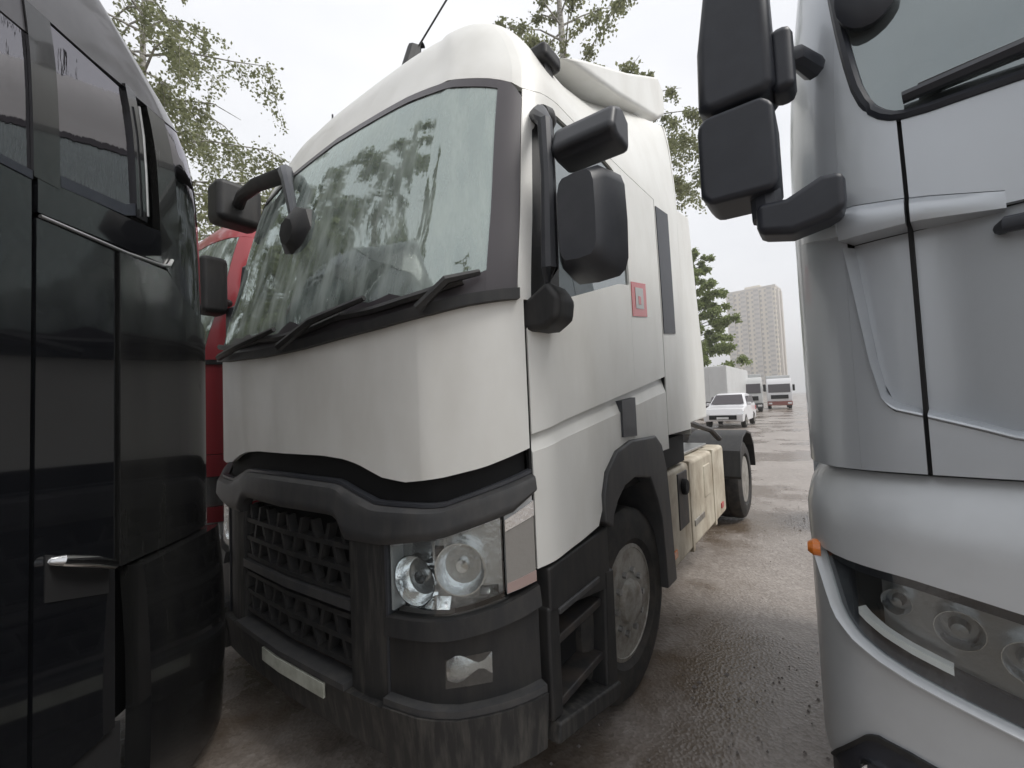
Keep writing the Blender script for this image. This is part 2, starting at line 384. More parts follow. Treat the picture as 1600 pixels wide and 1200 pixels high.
# ---------------------------------------------------------------- white lorry tractor
plan_w = [(0,.08),(.45,.098),(.75,.122),(.885,.143),(.905,.148),(.925,.158),(1.0,.198),(1.1,.26),(1.18,.335),(1.225,.41),(1.25,.52),(1.25,.62)]
rake_w = [(0.2,.0),(1.95,.0),(2.4,.10),(3.0,.27),(3.2,.36),(3.45,.48),(3.62,.62),(3.74,.80),(3.81,1.05),(3.84,1.4)]
edge_w = [(0,1),(.55,.95),(.8,.7),(.95,.5),(1.0,.42),(1.25,.25),(1.6,.1),(2,0)]
tum_w = [(0.2,0),(2.0,0),(2.8,.035),(3.0,.05),(3.2,.12),(3.4,.24),(3.55,.38),(3.68,.56),(3.76,.72),(3.80,.85)]
S = Cab(plan_w, 2.6, rake_w, edge_w, tum_w, [(0,1),(1.2,1),(1.42,.78),(1.7,.34),(2,.08)]); uy = S.uy
T = thing('lorry_tractor', 'white lorry tractor with dirty black bumper and cream fuel tank, beside the silver lorry', 'lorry', (TX, TY, 0), -TYAW, 'lorries in the parked row')
wsbot = [(0,1.893),(.14,1.897),(.473,1.925),(.6,1.943),(.69,1.97),(.83,1.998)]
wstop = [(0,3.125),(.13,3.117),(.41,3.09),(.577,3.045),(.717,2.99),(.8,2.955),(.83,2.90),(.857,2.80)]
gapbot = [(0,1.40),(.2,1.40),(.3,1.39),(.36,1.372),(.45,1.325),(.53,1.312),(.63,1.33),(.735,1.365),(.85,1.425)]
liptop = [(0,1.29),(.28,1.285),(.35,1.25),(.43,1.215),(.63,1.22),(.85,1.33)]
lipbot = [(0,1.15),(.26,1.155),(.29,1.14),(.315,1.065),(.46,1.07),(.64,1.12),(.795,1.20),(.85,1.265)]
off = lambda tab, d: (lambda u: lerp(tab, abs(u)) + d)
patch('front_panel', S, -.85, .85, sym(gapbot), off(wsbot, -.003), WHITE, T, nu=64, extra=(-.575, .575))
patch('panel_gap', S, -.85, .85, off(gapbot, -.17), off(gapbot, .03), DARK, T, off=-.045, nu=48)
patch('grille_brow', S, -.85, .85, sym(lipbot), sym(liptop), GREYP, T, nu=64, off=lambda u, t: .012 + .020*min(1, 6*t)*min(1, 8*(1 - t)) + .012*(1 - t), th=.05, nz=9)
patch('brow_edge', S, -.85, .85, off(liptop, .003), off(liptop, .016), MIRP, T, off=.006, th=.03, nu=64, nz=1)
# grille
patch('grille_backing', S, -.325, .325, .50, 1.17, DARK, T, off=-.10)
for z0 in (.535, .63, .725, .82, .915, 1.01):
    patch('grille_slat', S, -.318, .318, z0, z0 + .022, BLACKP, T, off=-.005, th=.05, nu=14, nz=1)
patch('grille_bar', S, -.32, .32, .772, .812, GREYP, T, off=.012, th=.05, nu=14, nz=2)
for r, z0 in enumerate((.557, .652, .842, .937, 1.03)):
    for k in range(9):
        uc = -.28 + .07*k + (.035 if r % 2 else 0)
        if abs(uc) > .31: continue
        s = (.016 if (k + r) % 2 else -.016)
        m_ = MB(); hgt = .073
        P = [S.at(uc - .007 - s/2, z0, -.008), S.at(uc + .007 - s/2, z0, -.008), S.at(uc + .007 + s/2, z0 + hgt, -.008), S.at(uc - .007 + s/2, z0 + hgt, -.008)]
        m_.add(P + [p + Vector((0, .04, 0)) for p in P], [(0,1,2,3), (7,6,5,4), (0,4,5,1), (1,5,6,2), (2,6,7,3), (3,7,4,0)])
        m_.build('grille_rib', BLACKP, T, smooth=0)
for sg in (1, -1):
    a, b = side_rng(sg, .322, .462)
    patch('grille_pillar', S, a, b, .47, sym([(.32,1.062),(.462,1.066)]), DIRTYP, T, off=lambda u, t: .004 + .012*math.cos((abs(u) - .385)/.07*1.5), th=.06, nu=6)
    a, b = side_rng(sg, .4625, .4705)
    patch('pillar_edge', S, a, b, .31, 1.067, MIRP, T, off=.014, th=.05, nu=1)
    # headlight: housing bowl, reflectors, lens
    hb = [(.472,.812),(.66,.835),(.772,.887)]; ht = [(.472,1.066),(.64,1.116),(.772,1.18)]
    a, b = side_rng(sg, .474, .772)
    hl = patch('headlight', S, a, b, sym(hb), sym(ht), LAMPIN, T, off=-.06, th=.02)
    for (uc, zc, rr) in ((.545, .945, .092), (.668, .995, .092)):
        c = S(sg*uc, zc); n_ = S.nrm(sg*uc, zc); q = Vector((0, 1, 0)).rotation_difference(-n_).to_matrix()
        prof = [(0, rr), (.03, rr*.92), (.06, rr*.72), (.085, rr*.42), (.095, rr*.18), (.10, rr*.01), (.105, rr*.01), (.105, rr*1.02), (0, rr*1.04)]
        m_ = MB().lathe(prof, 28, axis='y', closed=True); m_.v = [q @ v + c + n_*.0 - n_*.006 for v in m_.v]; m_.build('reflector', REFL, hl, smooth=25)
        m_ = MB().lathe([(.03, .001), (.032, rr*.26), (.06, rr*.30), (.09, rr*.2)], 18, axis='y'); m_.v = [q @ v + c - n_*.006 for v in m_.v]; m_.build('bulb_cap', CHROME, hl)
    for (uc, zc, w_, h_) in ((.488, .88, .028, .09), (.55, .85, .07, .035), (.61, .87, .05, .06), (.605, 1.06, .03, .05), (.735, .915, .05, .035)):
        aa, bb = side_rng(sg, uc - w_*.5, uc + w_*.5)
        patch('chrome_facet', S, aa, bb, zc - h_/2, zc + h_/2, REFL, hl, off=lambda u, t: -.03 - .05*t, th=.01, nu=3, nz=3)
    aa, bb = side_rng(sg, .473, .480); patch('lamp_side', S, aa, bb, .82, 1.066, LAMPW, hl, off=-.002, th=.06, nu=1)
    aa, bb = side_rng(sg, .597, .603); patch('lamp_divider', S, aa, bb, .84, 1.09, LAMPIN, hl, off=-.03, th=.05, nu=1)
    patch('lens', S, a, b, off(hb, .004), off(ht, -.004), CLEAR, hl, off=.010, th=.004)
    a, b = side_rng(sg, .778, .848)
    mk_ = patch('marker_lamp', S, a, b, sym([(.775,.905),(.85,.935)]), sym([(.775,1.183),(.85,1.252)]), LAMPW, T, off=.004, th=.04)
    patch('marker_lens', S, a, b, sym([(.775,.925),(.85,.955)]), sym([(.775,1.16),(.85,1.22)]), MARKG, mk_, off=.012, th=.02)
    patch('chrome_strip', S, a, b, sym([(.775,1.13),(.85,1.18)]), sym([(.775,1.17),(.85,1.235)]), REFL, mk_, off=.016, th=.02)
    patch('side_reflector', S, a, b, sym([(.775,.912),(.85,.942)]), sym([(.775,.945),(.85,.98)]), MARKR, mk_, off=.016, th=.02)
    # bumper corner with fog lamp
    a, b = side_rng(sg, .472, .85)
    patch('headlight_sill', S, a, b, sym([(.472,.745),(.66,.765),(.772,.815),(.85,.86)]), sym([(.472,.806),(.66,.829),(.772,.881),(.85,.93)]), BLACKP, T, off=lambda u, t: .03 + .012*(1 - t), th=.06)
    patch('bumper_corner', S, a, b, sym([(.472,.50),(.66,.51),(.85,.57)]), sym([(.472,.735),(.66,.752),(.772,.80),(.85,.84)]), BLACKP, T, off=.012, th=.06)
    aa, bb = side_rng(sg, .632, .738)
    fg = patch('fog_lamp', S, aa, bb, sym([(.63,.598),(.74,.628)]), sym([(.63,.69),(.74,.725)]), LAMPIN, T, off=lambda u, t: .006 + .012*math.sin(PI*t) + .006*math.sin((abs(u) - .63)*60), th=.05, nz=8, nu=10)
    patch('lens', S, aa, bb, sym([(.63,.594),(.74,.624)]), sym([(.63,.694),(.74,.729)]), CLEAR, fg, off=.034, th=.003, nu=5)
    patch('bumper_apron', S, a, b, sym([(.472,.27),(.66,.285),(.85,.36)]), sym([(.472,.494),(.66,.503),(.85,.562)]), DIRTYP, T, off=lambda u, t: .035 + .025*t, th=.07, nu=14, nz=4)
    patch('apron_lip', S, a, b, sym([(.472,.497),(.66,.506),(.85,.565)]), sym([(.472,.522),(.66,.53),(.85,.59)]), GREYP, T, off=.052, th=.07, nu=14, nz=1)
patch('bumper', S, -.4705, .4705, .275, sym([(0,.468),(.3,.468),(.36,.47),(.4705,.47)]), DIRTYP, T, off=lambda u, t: .012 + .03*t, th=.08, nz=4, nu=30)
patch('bumper_lip', S, -.322, .322, .472, .498, GREYP, T, off=.05, th=.09, nu=24, nz=1)
plt = patch('licence_plate', S, -.105, .235, .402, .462, PLATE, T, off=.052, th=.01, nu=6, nz=1)
# windscreen, its frit border, wipers
gl = patch('windscreen', S, -.833, .833, sym(wsbot), sym(wstop), WGLASS, T, off=-.004, th=.005, nu=60, nz=16)
for sg in (1, -1):
    a, b = side_rng(sg, .755, .833)
    patch('glass_border', S, a, b, off(wsbot, 0), off(wstop, 0), FRIT, gl, off=.0005, th=.0035, nu=4, nz=16)
patch('glass_border', S, -.755, .755, off(wstop, -.045), off(wstop, 0), FRIT, gl, off=.0005, th=.0035, nu=40, nz=1)
patch('glass_border', S, -.755, .755, off(wsbot, 0), lambda u: lerp(wsbot, abs(u)) + .105 + .022*math.sin(u*17 + 1) + .016*math.sin(u*41), FRIT, gl, off=.0005, th=.0035, nu=40, nz=1)  # tall lumpy edge stands in for the dark dash, wipers and reflection
patch('scuttle_strip', S, -.833, .833, off(wsbot, -.012), off(wsbot, .028), BLACKP, T, off=.03, th=.04, nu=40, nz=2)
for (ua, ub, za, zb, ba, bb_) in ((-.45, -.02, .05, .11, -.10, -.60), (.05, .42, .05, .12, .33, -.14), (.60, .74, .05, .10, .70, .30)):
    wp = MB().tube([S.at(ua, lerp(wsbot, abs(ua)) + .01, .06), S.at((ua+ub)/2, lerp(wsbot, abs(ub)) + .06, .075), S.at(ub, lerp(wsbot, abs(ub)) + zb, .03)], [.020, .017, .012], 6).build('wiper', BLACKP, T)
    n_ = 8; MB().tube([S.at(ba + (bb_ - ba)*i/n_, lerp(wsbot, abs(ba + (bb_-ba)*i/n_)) + .085 - .02*math.sin(i/n_*3), .018) for i in range(n_+1)], .017, 6).build('wiper_blade', BLACKP, wp)
# A pillars and roof
for sg in (1, -1):
    a, b = side_rng(sg, .835, .874)
    patch('pillar', S, a, b, off(wsbot, 0) if False else 1.99, 2.93, WHITE, T, off=.0, th=.03, nu=4, nz=14)
roofz = [(0,3.128),(.13,3.12),(.41,3.093),(.577,3.048),(.717,2.993),(.8,2.958),(.83,2.935),(.875,2.935),(.93,2.95),(1.02,2.975),(2,2.975)]
rf = patch('roof', S, -2, 2, sym(roofz), 3.80, WHITE, T, nu=110, nz=16, extra=(.83, -.83, .8, -.8, .875, -.875))
top = [S(u, 3.799) for u in [-2 + 4*i/60 for i in range(61)]]
mk('roof_top', top, [tuple(range(61))], WHITE, rf)
# back wall of the cab
back_wall(S, 1.3, 3.80, WHITE, T)
# flanks
slo = lambda u: lerp([(.857,1.408),(uy(2.005),1.632),(2,1.70)], abs(u)); shi = lambda u: lerp([(.857,1.475),(uy(2.02),1.735),(2,1.80)], abs(u))
dlo = [(.857,.975),(1.05,1.0),(uy(.905),1.02),(uy(.955),1.17),(uy(1.05),1.28),(uy(1.2),1.335),(uy(1.4),1.36),(uy(1.72),1.355),(uy(1.86),1.25),(2,1.25)]
sill = [(.875,1.94),(.9,1.965),(uy(.78),2.07),(uy(1.28),2.225),(uy(1.44),2.25)]
wtop = [(.875,2.72),(.9,2.84),(1.0,2.90),(uy(1.2),2.925),(uy(1.34),2.91),(uy(1.44),2.80)]
UD = uy(2.01)
for sg in (1, -1):
    a, b = side_rng(sg, .858, UD)
    patch('door_lower', S, a, b, sym(dlo), slo, WHITE, T, nu=40)
    patch('door_crease', S, a, b, slo, shi, WHITE, T, off=lambda u, t: -.003 - .03*t, th=.015, nu=30, nz=3)
    uw = uy(1.44)
    a, b = side_rng(sg, .858, uw)
    dr = patch('door', S, a, b, lambda u: shi(u) + .001, sym(sill), WHITE, T, nu=24)
    patch('door_frame', S, a, b, sym(wtop), lambda u: min(2.97, lerp(roofz, abs(u)) - .004), WHITE, dr, nu=24)
    a, b = side_rng(sg, uw + .001, UD)
    patch('door_quarter', S, a, b, lambda u: shi(u) + .001, 2.97, WHITE, dr, nu=10)
    a, b = side_rng(sg, .876, uw)
    patch('door_window', S, a, b, sym(sill), sym(wtop), DGLASS, T, off=-.012, th=.005, nu=16)
    a, b = side_rng(sg, .876, 1.0)
    patch('window_channel', S, a, b, sym(sill), sym(wtop), BLACKP, T, off=-.003, th=.02, nu=6)
    a, b = side_rng(sg, .85, .858)
    patch('door_seam', S, a, b, .98, 2.94, DARK, T, off=-.008, th=.02, nu=1)
    a, b = side_rng(sg, UD, UD + .006)
    patch('door_seam', S, a, b, 1.34, 2.97, DARK, T, off=-.008, th=.02, nu=1)
    a, b = side_rng(sg, 1.0, UD + .004)
    patch('door_seam', S, a, b, 2.968, 2.978, DARK, T, off=-.008, th=.02, nu=12, nz=1)
    a, b = side_rng(sg, uy(1.205), uy(1.40))
    patch('door_handle', S, a, b, sym([(1.3,1.395),(1.42,1.385)]), sym([(1.3,1.585),(1.42,1.605)]), MIRP, T, off=.012, th=.05, nu=4, nz=3)
    a, b = side_rng(sg, UD + .006, 2.0)
    patch('side_panel', S, a, b, 1.34, 2.975, WHITE, T, nu=5)
    a, b = side_rng(sg, uy(2.035), uy(2.31))
    patch('sleeper_window', S, a, b, sym([(uy(2.03),2.03),(uy(2.32),2.06)]), sym([(uy(2.03),2.93),(uy(2.32),2.96)]), NAVYP, T, off=.006, th=.02, nu=3)
    MB().prism([(2.61,1.38),(3.22,1.40),(3.235,1.9),(2.99,3.16),(2.61,3.10)], sg*1.205, sg*1.238, 'x').build('side_deflector', WHITE, T, bevel=.012)
    # arch, steps, mirrors
    arch = []
    oc = [(.93,1.02),(.925,1.15),(.97,1.25),(1.10,1.335),(1.30,1.372),(1.70,1.362),(1.80,1.30),(1.87,1.15),(1.91,.85),(1.95,.41)]
    ic = [(1.0,.98),(1.02,1.04),(1.08,1.1),(1.17,1.15),(1.32,1.17),(1.55,1.13),(1.66,.98),(1.72,.85),(1.75,.62),(1.76,.42)]
    m_ = MB(); n_ = len(oc)
    V = []
    for (xo, xi) in ((1.272, 1.272), (.72, .72)):
        V += [(sg*xo, y, z) for y, z in oc] + [(sg*xi, y, z) for y, z in ic]
    Fc = []
    for i in range(n_ - 1):
        Fc += [(i, i+1, n_+i+1, n_+i), (2*n_+i, 3*n_+i, 3*n_+i+1, 2*n_+i+1), (i, 2*n_+i, 2*n_+i+1, i+1), (n_+i, n_+i+1, 3*n_+i+1, 3*n_+i)]
    Fc += [(0, n_, 3*n_, 2*n_), (n_-1, 3*n_-1, 4*n_-1, 2*n_-1)]
    m_.add(V, Fc).build('wheel_arch', GREYP, T, bevel=.012)
    MB().lohi((sg*.75, 1.0, .2), (sg*.72, 1.9, 1.1)).build('arch_liner', DARK, T)
    st = MB().prism([(.47,.36),(.93,.25),(.99,.33),(.945,1.0),(.47,.95)], sg*.72, sg*1.12, 'x').build('step_well', DARK, T)
    MB().prism([(.44,.33),(1.0,.19),(1.02,.26),(.46,.40)], sg*.95, sg*1.262, 'x').build('step_sill', DIRTYP, T, bevel=.012)
    MB().prism([(.45,.80),(.99,.70),(.99,.99),(.45,.965)], sg*1.15, sg*1.245, 'x').build('step_upper', BLACKP, T, bevel=.012)
    MB().prism([(.9,.26),(1.02,.24),(1.03,.78),(.93,.80)], sg*1.0, sg*1.248, 'x').build('step_post', BLACKP, T, bevel=.015)
    MB().prism([(.44,.40),(.52,.39),(.52,.82),(.44,.82)], sg*1.0, sg*1.242, 'x').build('step_post', BLACKP, T, bevel=.015)
    for zz_ in (.40, .64):
        MB().lohi((sg*.9, .5, zz_), (sg*1.225, .92, zz_ + .035)).build('step_tread', STEEL, T, bevel=.008)
    MB().lohi((sg*1.19, .50, .775), (sg*1.255, .86, .80)).build('step_edge', GREYP, T, bevel=.006)
    # door mirror: two housings on a bowed arm
    mr = MB().tube([(sg*1.20,.50,1.93),(sg*1.27,.46,1.96),(sg*1.315,.44,2.1),(sg*1.325,.44,2.45),(sg*1.31,.46,2.68),(sg*1.24,.54,2.79),(sg*1.17,.60,2.82)], [.04,.045,.034,.028,.03,.034,.035], 10).build('mirror_arm', MIRP, T)
    MB().lathe([(0,.001),(.01,.045),(.05,.055),(.08,.045),(.09,.001)], 20, (sg*1.225,.55,2.80), 'y').build('arm_pivot', BLACKP, mr)
    MB().prism([(1.17,1.87),(1.30,1.865),(1.36,1.90),(1.37,1.98),(1.32,2.05),(1.18,1.97)] if sg > 0 else [(-1.17,1.87),(-1.30,1.865),(-1.385,1.92),(-1.385,2.02),(-1.34,2.09),(-1.18,1.99)], .40, .54, 'y').build('arm_foot', BLACKP, mr, bevel=.025)
    def housing(name, x0, x1, z0, z1, y0, y1, taper, parent):
        pts = []
        for (yy, ins) in ((y0, taper), (y0 + .05, .02), (y1, 0)):
            r_ = .045
            for k in range(16):
                a = 2*PI*k/16; cx = (x1 - x0)/2 - ins; cz = (z1 - z0)/2 - ins
                e = .42; ca, sa = math.cos(a), math.sin(a)
                pts.append((sg*((x0 + x1)/2 + cx*math.copysign(abs(ca)**e, ca)), yy, (z0 + z1)/2 + cz*math.copysign(abs(sa)**e, sa)))
        Fc = [tuple(range(16)), tuple(range(32, 48))[::-1]]
        for j in (0, 1):
            for k in range(16): Fc.append((j*16 + k, j*16 + (k+1) % 16, (j+1)*16 + (k+1) % 16, (j+1)*16 + k))
        return MB().add(pts, Fc).build(name, MIRP, parent, smooth=50)
    h = housing('mirror', 1.33, 1.578, 2.045, 2.455, .40, .57, .05, T)
    MB().lohi((sg*1.355, .571, 2.07), (sg*1.555, .576, 2.43)).build('mirror_glass', CHROME, h)
    m2 = MB().prism([(.42,2.54),(.45,2.505),(.58,2.50),(.59,2.62),(.52,2.655),(.45,2.625)], sg*1.345, sg*1.60, 'x').build('wide_angle_mirror', MIRP, T, bevel=.03) if sg > 0 else None
    wheel(T, (sg*1.05, 1.35, .49), sg, .5, .31, steer=-.05)
    wheel(T, (sg*.93, 5.35, .5), sg, .5, .56, dual=True, name='rear_wheel')
    # rear mudguard
    gp = [(4.72,.62),(4.80,.92),(5.02,1.08),(5.35,1.13),(5.68,1.08),(5.90,.92),(5.98,.62)]
    gi = [(y + (5.35 - y)*.05, z - .03) for y, z in gp]
    MB().prism(gp + gi[::-1], sg*.62, sg*1.25, 'x').build('mudguard', BLACKP, T, bevel=.008)
# fuel tank side box on the visible flank, battery box on the other
tk = MB().lohi((.55, 2.02, .385), (1.205, 4.02, 1.075)).build('fuel_tank', CREAM, T, bevel=.035)
for y in (2.62, 3.45): MB().lohi((.55, y, .375), (1.214, y + .06, 1.085)).build('tank_strap', CREAM, tk, bevel=.008)
MB().lohi((1.19, 2.30, .62), (1.212, 2.56, 1.03)).build('tank_recess', STEEL, tk, bevel=.008)
MB().lathe([(0,.06),(.03,.06),(.04,.05),(.04,.001)], 16, (1.205,2.43,.92), 'x').build('tank_cap', DARK, tk)
MB().lohi((1.19, 2.72, .55), (1.214, 3.05, .60)).build('tank_bracket', RIM, tk, bevel=.006)
MB().lohi((1.19, 3.10, .70), (1.213, 3.34, .98)).build('tank_recess', CREAM, tk, bevel=.02)
MB().lohi((1.202, 2.10, .47), (1.214, 2.20, .52)).build('reflector', AMBER, tk)
MB().lohi((1.202, 3.75, .47), (1.214, 3.85, .52)).build('reflector', REDLENS, tk)
MB().lohi((-1.2, 2.05, .40), (-.55, 3.7, 1.05)).build('battery_box', CREAM, T, bevel=.03)
for x in (.38, -.42): MB().lohi((x, .9, .78), (x + .07, 6.3, 1.02)).build('chassis_rail', STEEL, T, bevel=.008)
MB().lohi((-.5, 2.7, 1.09), (1.1, 3.75, 1.115)).build('catwalk', ALU, T, bevel=.006)
MB().lohi((-.55, .7, .55), (.6, 2.4, 1.28)).build('engine_block', DARK, T)
MB().lohi((-1.2, .9, 1.1), (1.2, 2.55, 1.30)).build('cab_floor', DARK, T)
fw = MB().prism([(4.55,1.17),(5.95,1.12),(5.95,1.16),(5.2,1.24),(4.55,1.24)], -.42, .42, 'x').build('fifth_wheel', STEEL, T, bevel=.015)
MB().lohi((-.55, 4.6, 1.0), (.55, 5.8, 1.14)).build('coupling_base', STEEL, T, bevel=.01)
MB().lohi((-1.15, 6.2, .55), (1.15, 6.32, .78)).build('rear_crossbar', STEEL, T, bevel=.01)
for sg in (1, -1): MB().lohi((sg*.75, 6.3, .62), (sg*1.15, 6.36, .74)).build('tail_light', REDLENS, T, bevel=.01)
for k in range(5):
    x = .25 + .16*k
    MB().tube([(x, 2.66, 1.55 - .03*k), (x + .05, 2.95, 1.32), (x + .1, 3.2, 1.22 + .02*k), (x + .05, 3.7, 1.2), (x - .15, 4.5, 1.22)], .022, 6).build('air_hose', RUBBER, T)
MB().tube([(.95, 2.75, 1.06), (.95, 2.75, 1.33), (1.02, 3.3, 1.36), (1.08, 4.1, 1.22), (1.1, 4.4, 1.1)], .03, 8).build('guard_tube', STEEL, T)
MB().lathe([(0,.001),(0,.11),(.7,.11),(.7,.001)], 18, (.75,3.0,1.19), 'y').build('air_tank', STEEL, T)
# roof deflector, horns, aerials
MB().prism([(1.0,3.40),(1.2,3.52),(1.95,3.90),(2.70,4.32),(2.86,4.28),(2.86,4.06),(2.66,3.93),(1.8,3.64)], -1.13, 1.13, 'x').build('roof_deflector', WHITE, T, bevel=.03)
hn = MB().lohi((1.05, .74, 3.22), (1.17, .90, 3.30)).build('roof_lamp', BLACKP, T, bevel=.025)
MB().lohi((1.06, .78, 3.14), (1.14, .86, 3.23)).build('lamp_foot', BLACKP, hn, bevel=.01)
ae = MB().tube([(.16,.80,3.68),(.15,.86,3.86),(.19,.9,3.90)], [.05,.045,.02], 10).build('aerial_base', BLACKP, T)
MB().tube([(.15,.86,3.84),(.60,.92,4.22)], .006, 6).build('aerial', BLACKP, ae)
MB().tube([(-1.0,1.0,3.78),(-1.0,1.0,4.02)], [.012,.008], 6).build('aerial', MIRP, T)
MB().lathe([(3.74,.04),(3.80,.03),(3.83,.012)], 10, (-1.0,1.0,0), 'z').build('aerial_base', MIRP, T)
# sticker on the flank behind the door window
a, b = uy(1.46), uy(1.71)
sk = patch('warning_sticker', S, a, b, sym([(a,2.07),(b,2.10)]), sym([(a,2.275),(b,2.31)]), REDLENS, T, off=.004, th=.003, nu=3, nz=3)
patch('sticker_centre', S, a + .028, b - .03, sym([(a,2.12),(b,2.145)]), sym([(a,2.245),(b,2.275)]), BOXW, sk, off=.006, th=.001, nu=2, nz=2)
patch('sticker_mark', S, a + .05, b - .055, sym([(a,2.15),(b,2.165)]), sym([(a,2.20),(b,2.215)]), REDLENS, sk, off=.0075, th=.001, nu=2, nz=2)
# front mirrors on the far corner
fm = MB().tube([S(-.5, 3.18), Vector((-.52,.36,3.08)), Vector((-.85,.34,3.12)), Vector((-1.12,.36,3.14)), Vector((-1.3,.40,3.12))], [.05,.05,.045,.04,.04], 10).build('front_mirror_arm', BLACKP, T)
MB().lohi((-1.46, .25, 2.99), (-1.24, .56, 3.30)).build('far_mirror', BLACKP, fm, bevel=.05)
MB().tube([(-.48,.35,3.08),(-.33,.28,2.95),(-.20,.25,2.68)], [.045,.032,.026], 8).build('mirror_stalk', MIRP, fm)
MB().lathe([(-.09,.001),(-.085,.07),(-.03,.15),(.03,.165),(.05,.15),(.055,.001)], 8, (-.125,.25,2.555), 'y').build('proximity_mirror', BLACKP, fm, smooth=30)
# cab interior seen through the glass
it = MB().prism([(.30,1.80),(.34,1.93),(.62,2.02),(.80,1.95),(.85,1.75),(.85,1.4),(.30,1.4)], -.98, .98, 'x').build('dashboard', DASH, T, bevel=.03)
MB().prism([(.45,1.98),(.60,2.16),(.78,2.20),(.86,2.12),(.86,1.9)], .12, .95, 'x').build('instrument_binnacle', DASH, it, bevel=.06)
for k in range(16):
    x = random.uniform(-1.0, .95); y = random.uniform(.24, .5)
    MB().box((x, y, 1.99 + random.uniform(0, .06)), (random.uniform(.08, .24), random.uniform(.05, .12), random.uniform(.04, .13)), (Vector((random.random() - .5, random.random() - .5, 1)), random.uniform(0, 3))).build('dash_clutter', random.choice([DASH, DASH, BLACKP, SEATM, GREYP]), it, bevel=.015)
swh = bpy.data.objects.new('steering_wheel', None); link(swh, T); swh.location = (.50, .86, 2.26); swh.rotation_euler = (math.radians(48), 0, 0)
MB().lathe([(.022*math.sin(2*PI*k/8), .235 + .022*math.cos(2*PI*k/8)) for k in range(8)], 36, axis='z', closed=True).build('wheel_rim', DASH, swh)
MB().lathe([(-.05,.001),(-.05,.09),(.02,.075),(.02,.001)], 16, axis='z').lohi((-.22,-.03,-.015), (.22,.03,.015)).build('wheel_hub', DASH, swh)
for x in (.52, -.52):
    sx = bpy.data.objects.new('seat', None); link(sx, T); sx.location = (x, 1.45, 1.3)
    MB().lohi((-.26, -.25, .25), (.26, .28, .5)).build('cushion', SEATM, sx, bevel=.06)
    MB().prism([(.15,.45),(.30,.45),(.45,1.2),(.33,1.22)], -.26, .26, 'x').build('backrest', SEATM, sx, bevel=.05)
MB().lohi((-1.1, 2.45, 1.3), (1.1, 2.5, 3.5)).build('sleeper_trim', LINER, T)
MB().lohi((-1.05, 1.9, 1.85), (1.05, 2.45, 2.02)).build('bunk', SEATM, T, bevel=.04)
MB().prism([(.52,3.05),(.56,2.85),(1.0,2.80),(1.0,3.3),(.65,3.3)], -1.0, 1.0, 'x').build('header_shelf', LINER, T, bevel=.04)
for sx0, wd in ((.80, .30), (-1.02, .16)):
    m_ = MB()
    for k in range(9):
        x = sx0 + wd*k/9; m_.tube([(x, .60 + .05*(k % 2), 2.0), (x, .66 + .05*(k % 2), 2.95)], .022, 6)
    m_.build('curtain', LINER, T)
for x, w_ in ((-.75, .5), (.35, .3)): MB().box((x, .33, 2.02), (w_, .2, .004), (Vector((1, 0, 0)), .3)).build('paper_sheet', PAPER, it)

# ---------------------------------------------------------------- silver lorry on the right
plan_s = [(0,-.05),(.45,-.04),(.75,-.015),(.95,.01),(1.08,.04),(1.16,.08),(1.21,.14),(1.24,.23),(1.25,.34),(1.25,.5)]
rake_s = [(.2,.0),(2.0,.0),(2.5,.05),(3.1,.2),(3.4,.4),(3.6,.75),(3.7,1.2)]
edge_s = [(0,1),(.6,.9),(1,.5),(1.5,.1),(2,0)]
tum_s = [(.2,0),(2.3,0),(3.1,.06),(3.4,.14),(3.6,.35),(3.7,.6)]
Q = Cab(plan_s, 2.3, rake_s, edge_s, tum_s)
A = thing('lorry', 'silver lorry cab close by at right with slanted headlight and dark mirror', 'lorry', (1.876, .562, 0), -TYAW, 'lorries in the parked row')
G1, G2 = .6045, .6105          # joint between corner panel and front lid
wsb = [(0,2.335),(.47,2.34),(.57,2.342),(.60,2.348),(.615,2.357),(.628,2.373),(.64,2.398),(.651,2.436),(.661,2.49),(.672,2.58),(.685,2.70),(.70,2.85),(.715,3.05)]
recl = [(0,1.36),(.50,1.47),(.55,1.50),(.611,1.533),(.645,1.55),(.659,1.575),(.672,1.682),(.684,1.849),(.696,2.02),(.70,2.03)]
rlo = lambda u: lerp(recl, abs(u)); LEDG = 2.030
def mirror2(fn):
    for sg in (1, -1): fn(sg)
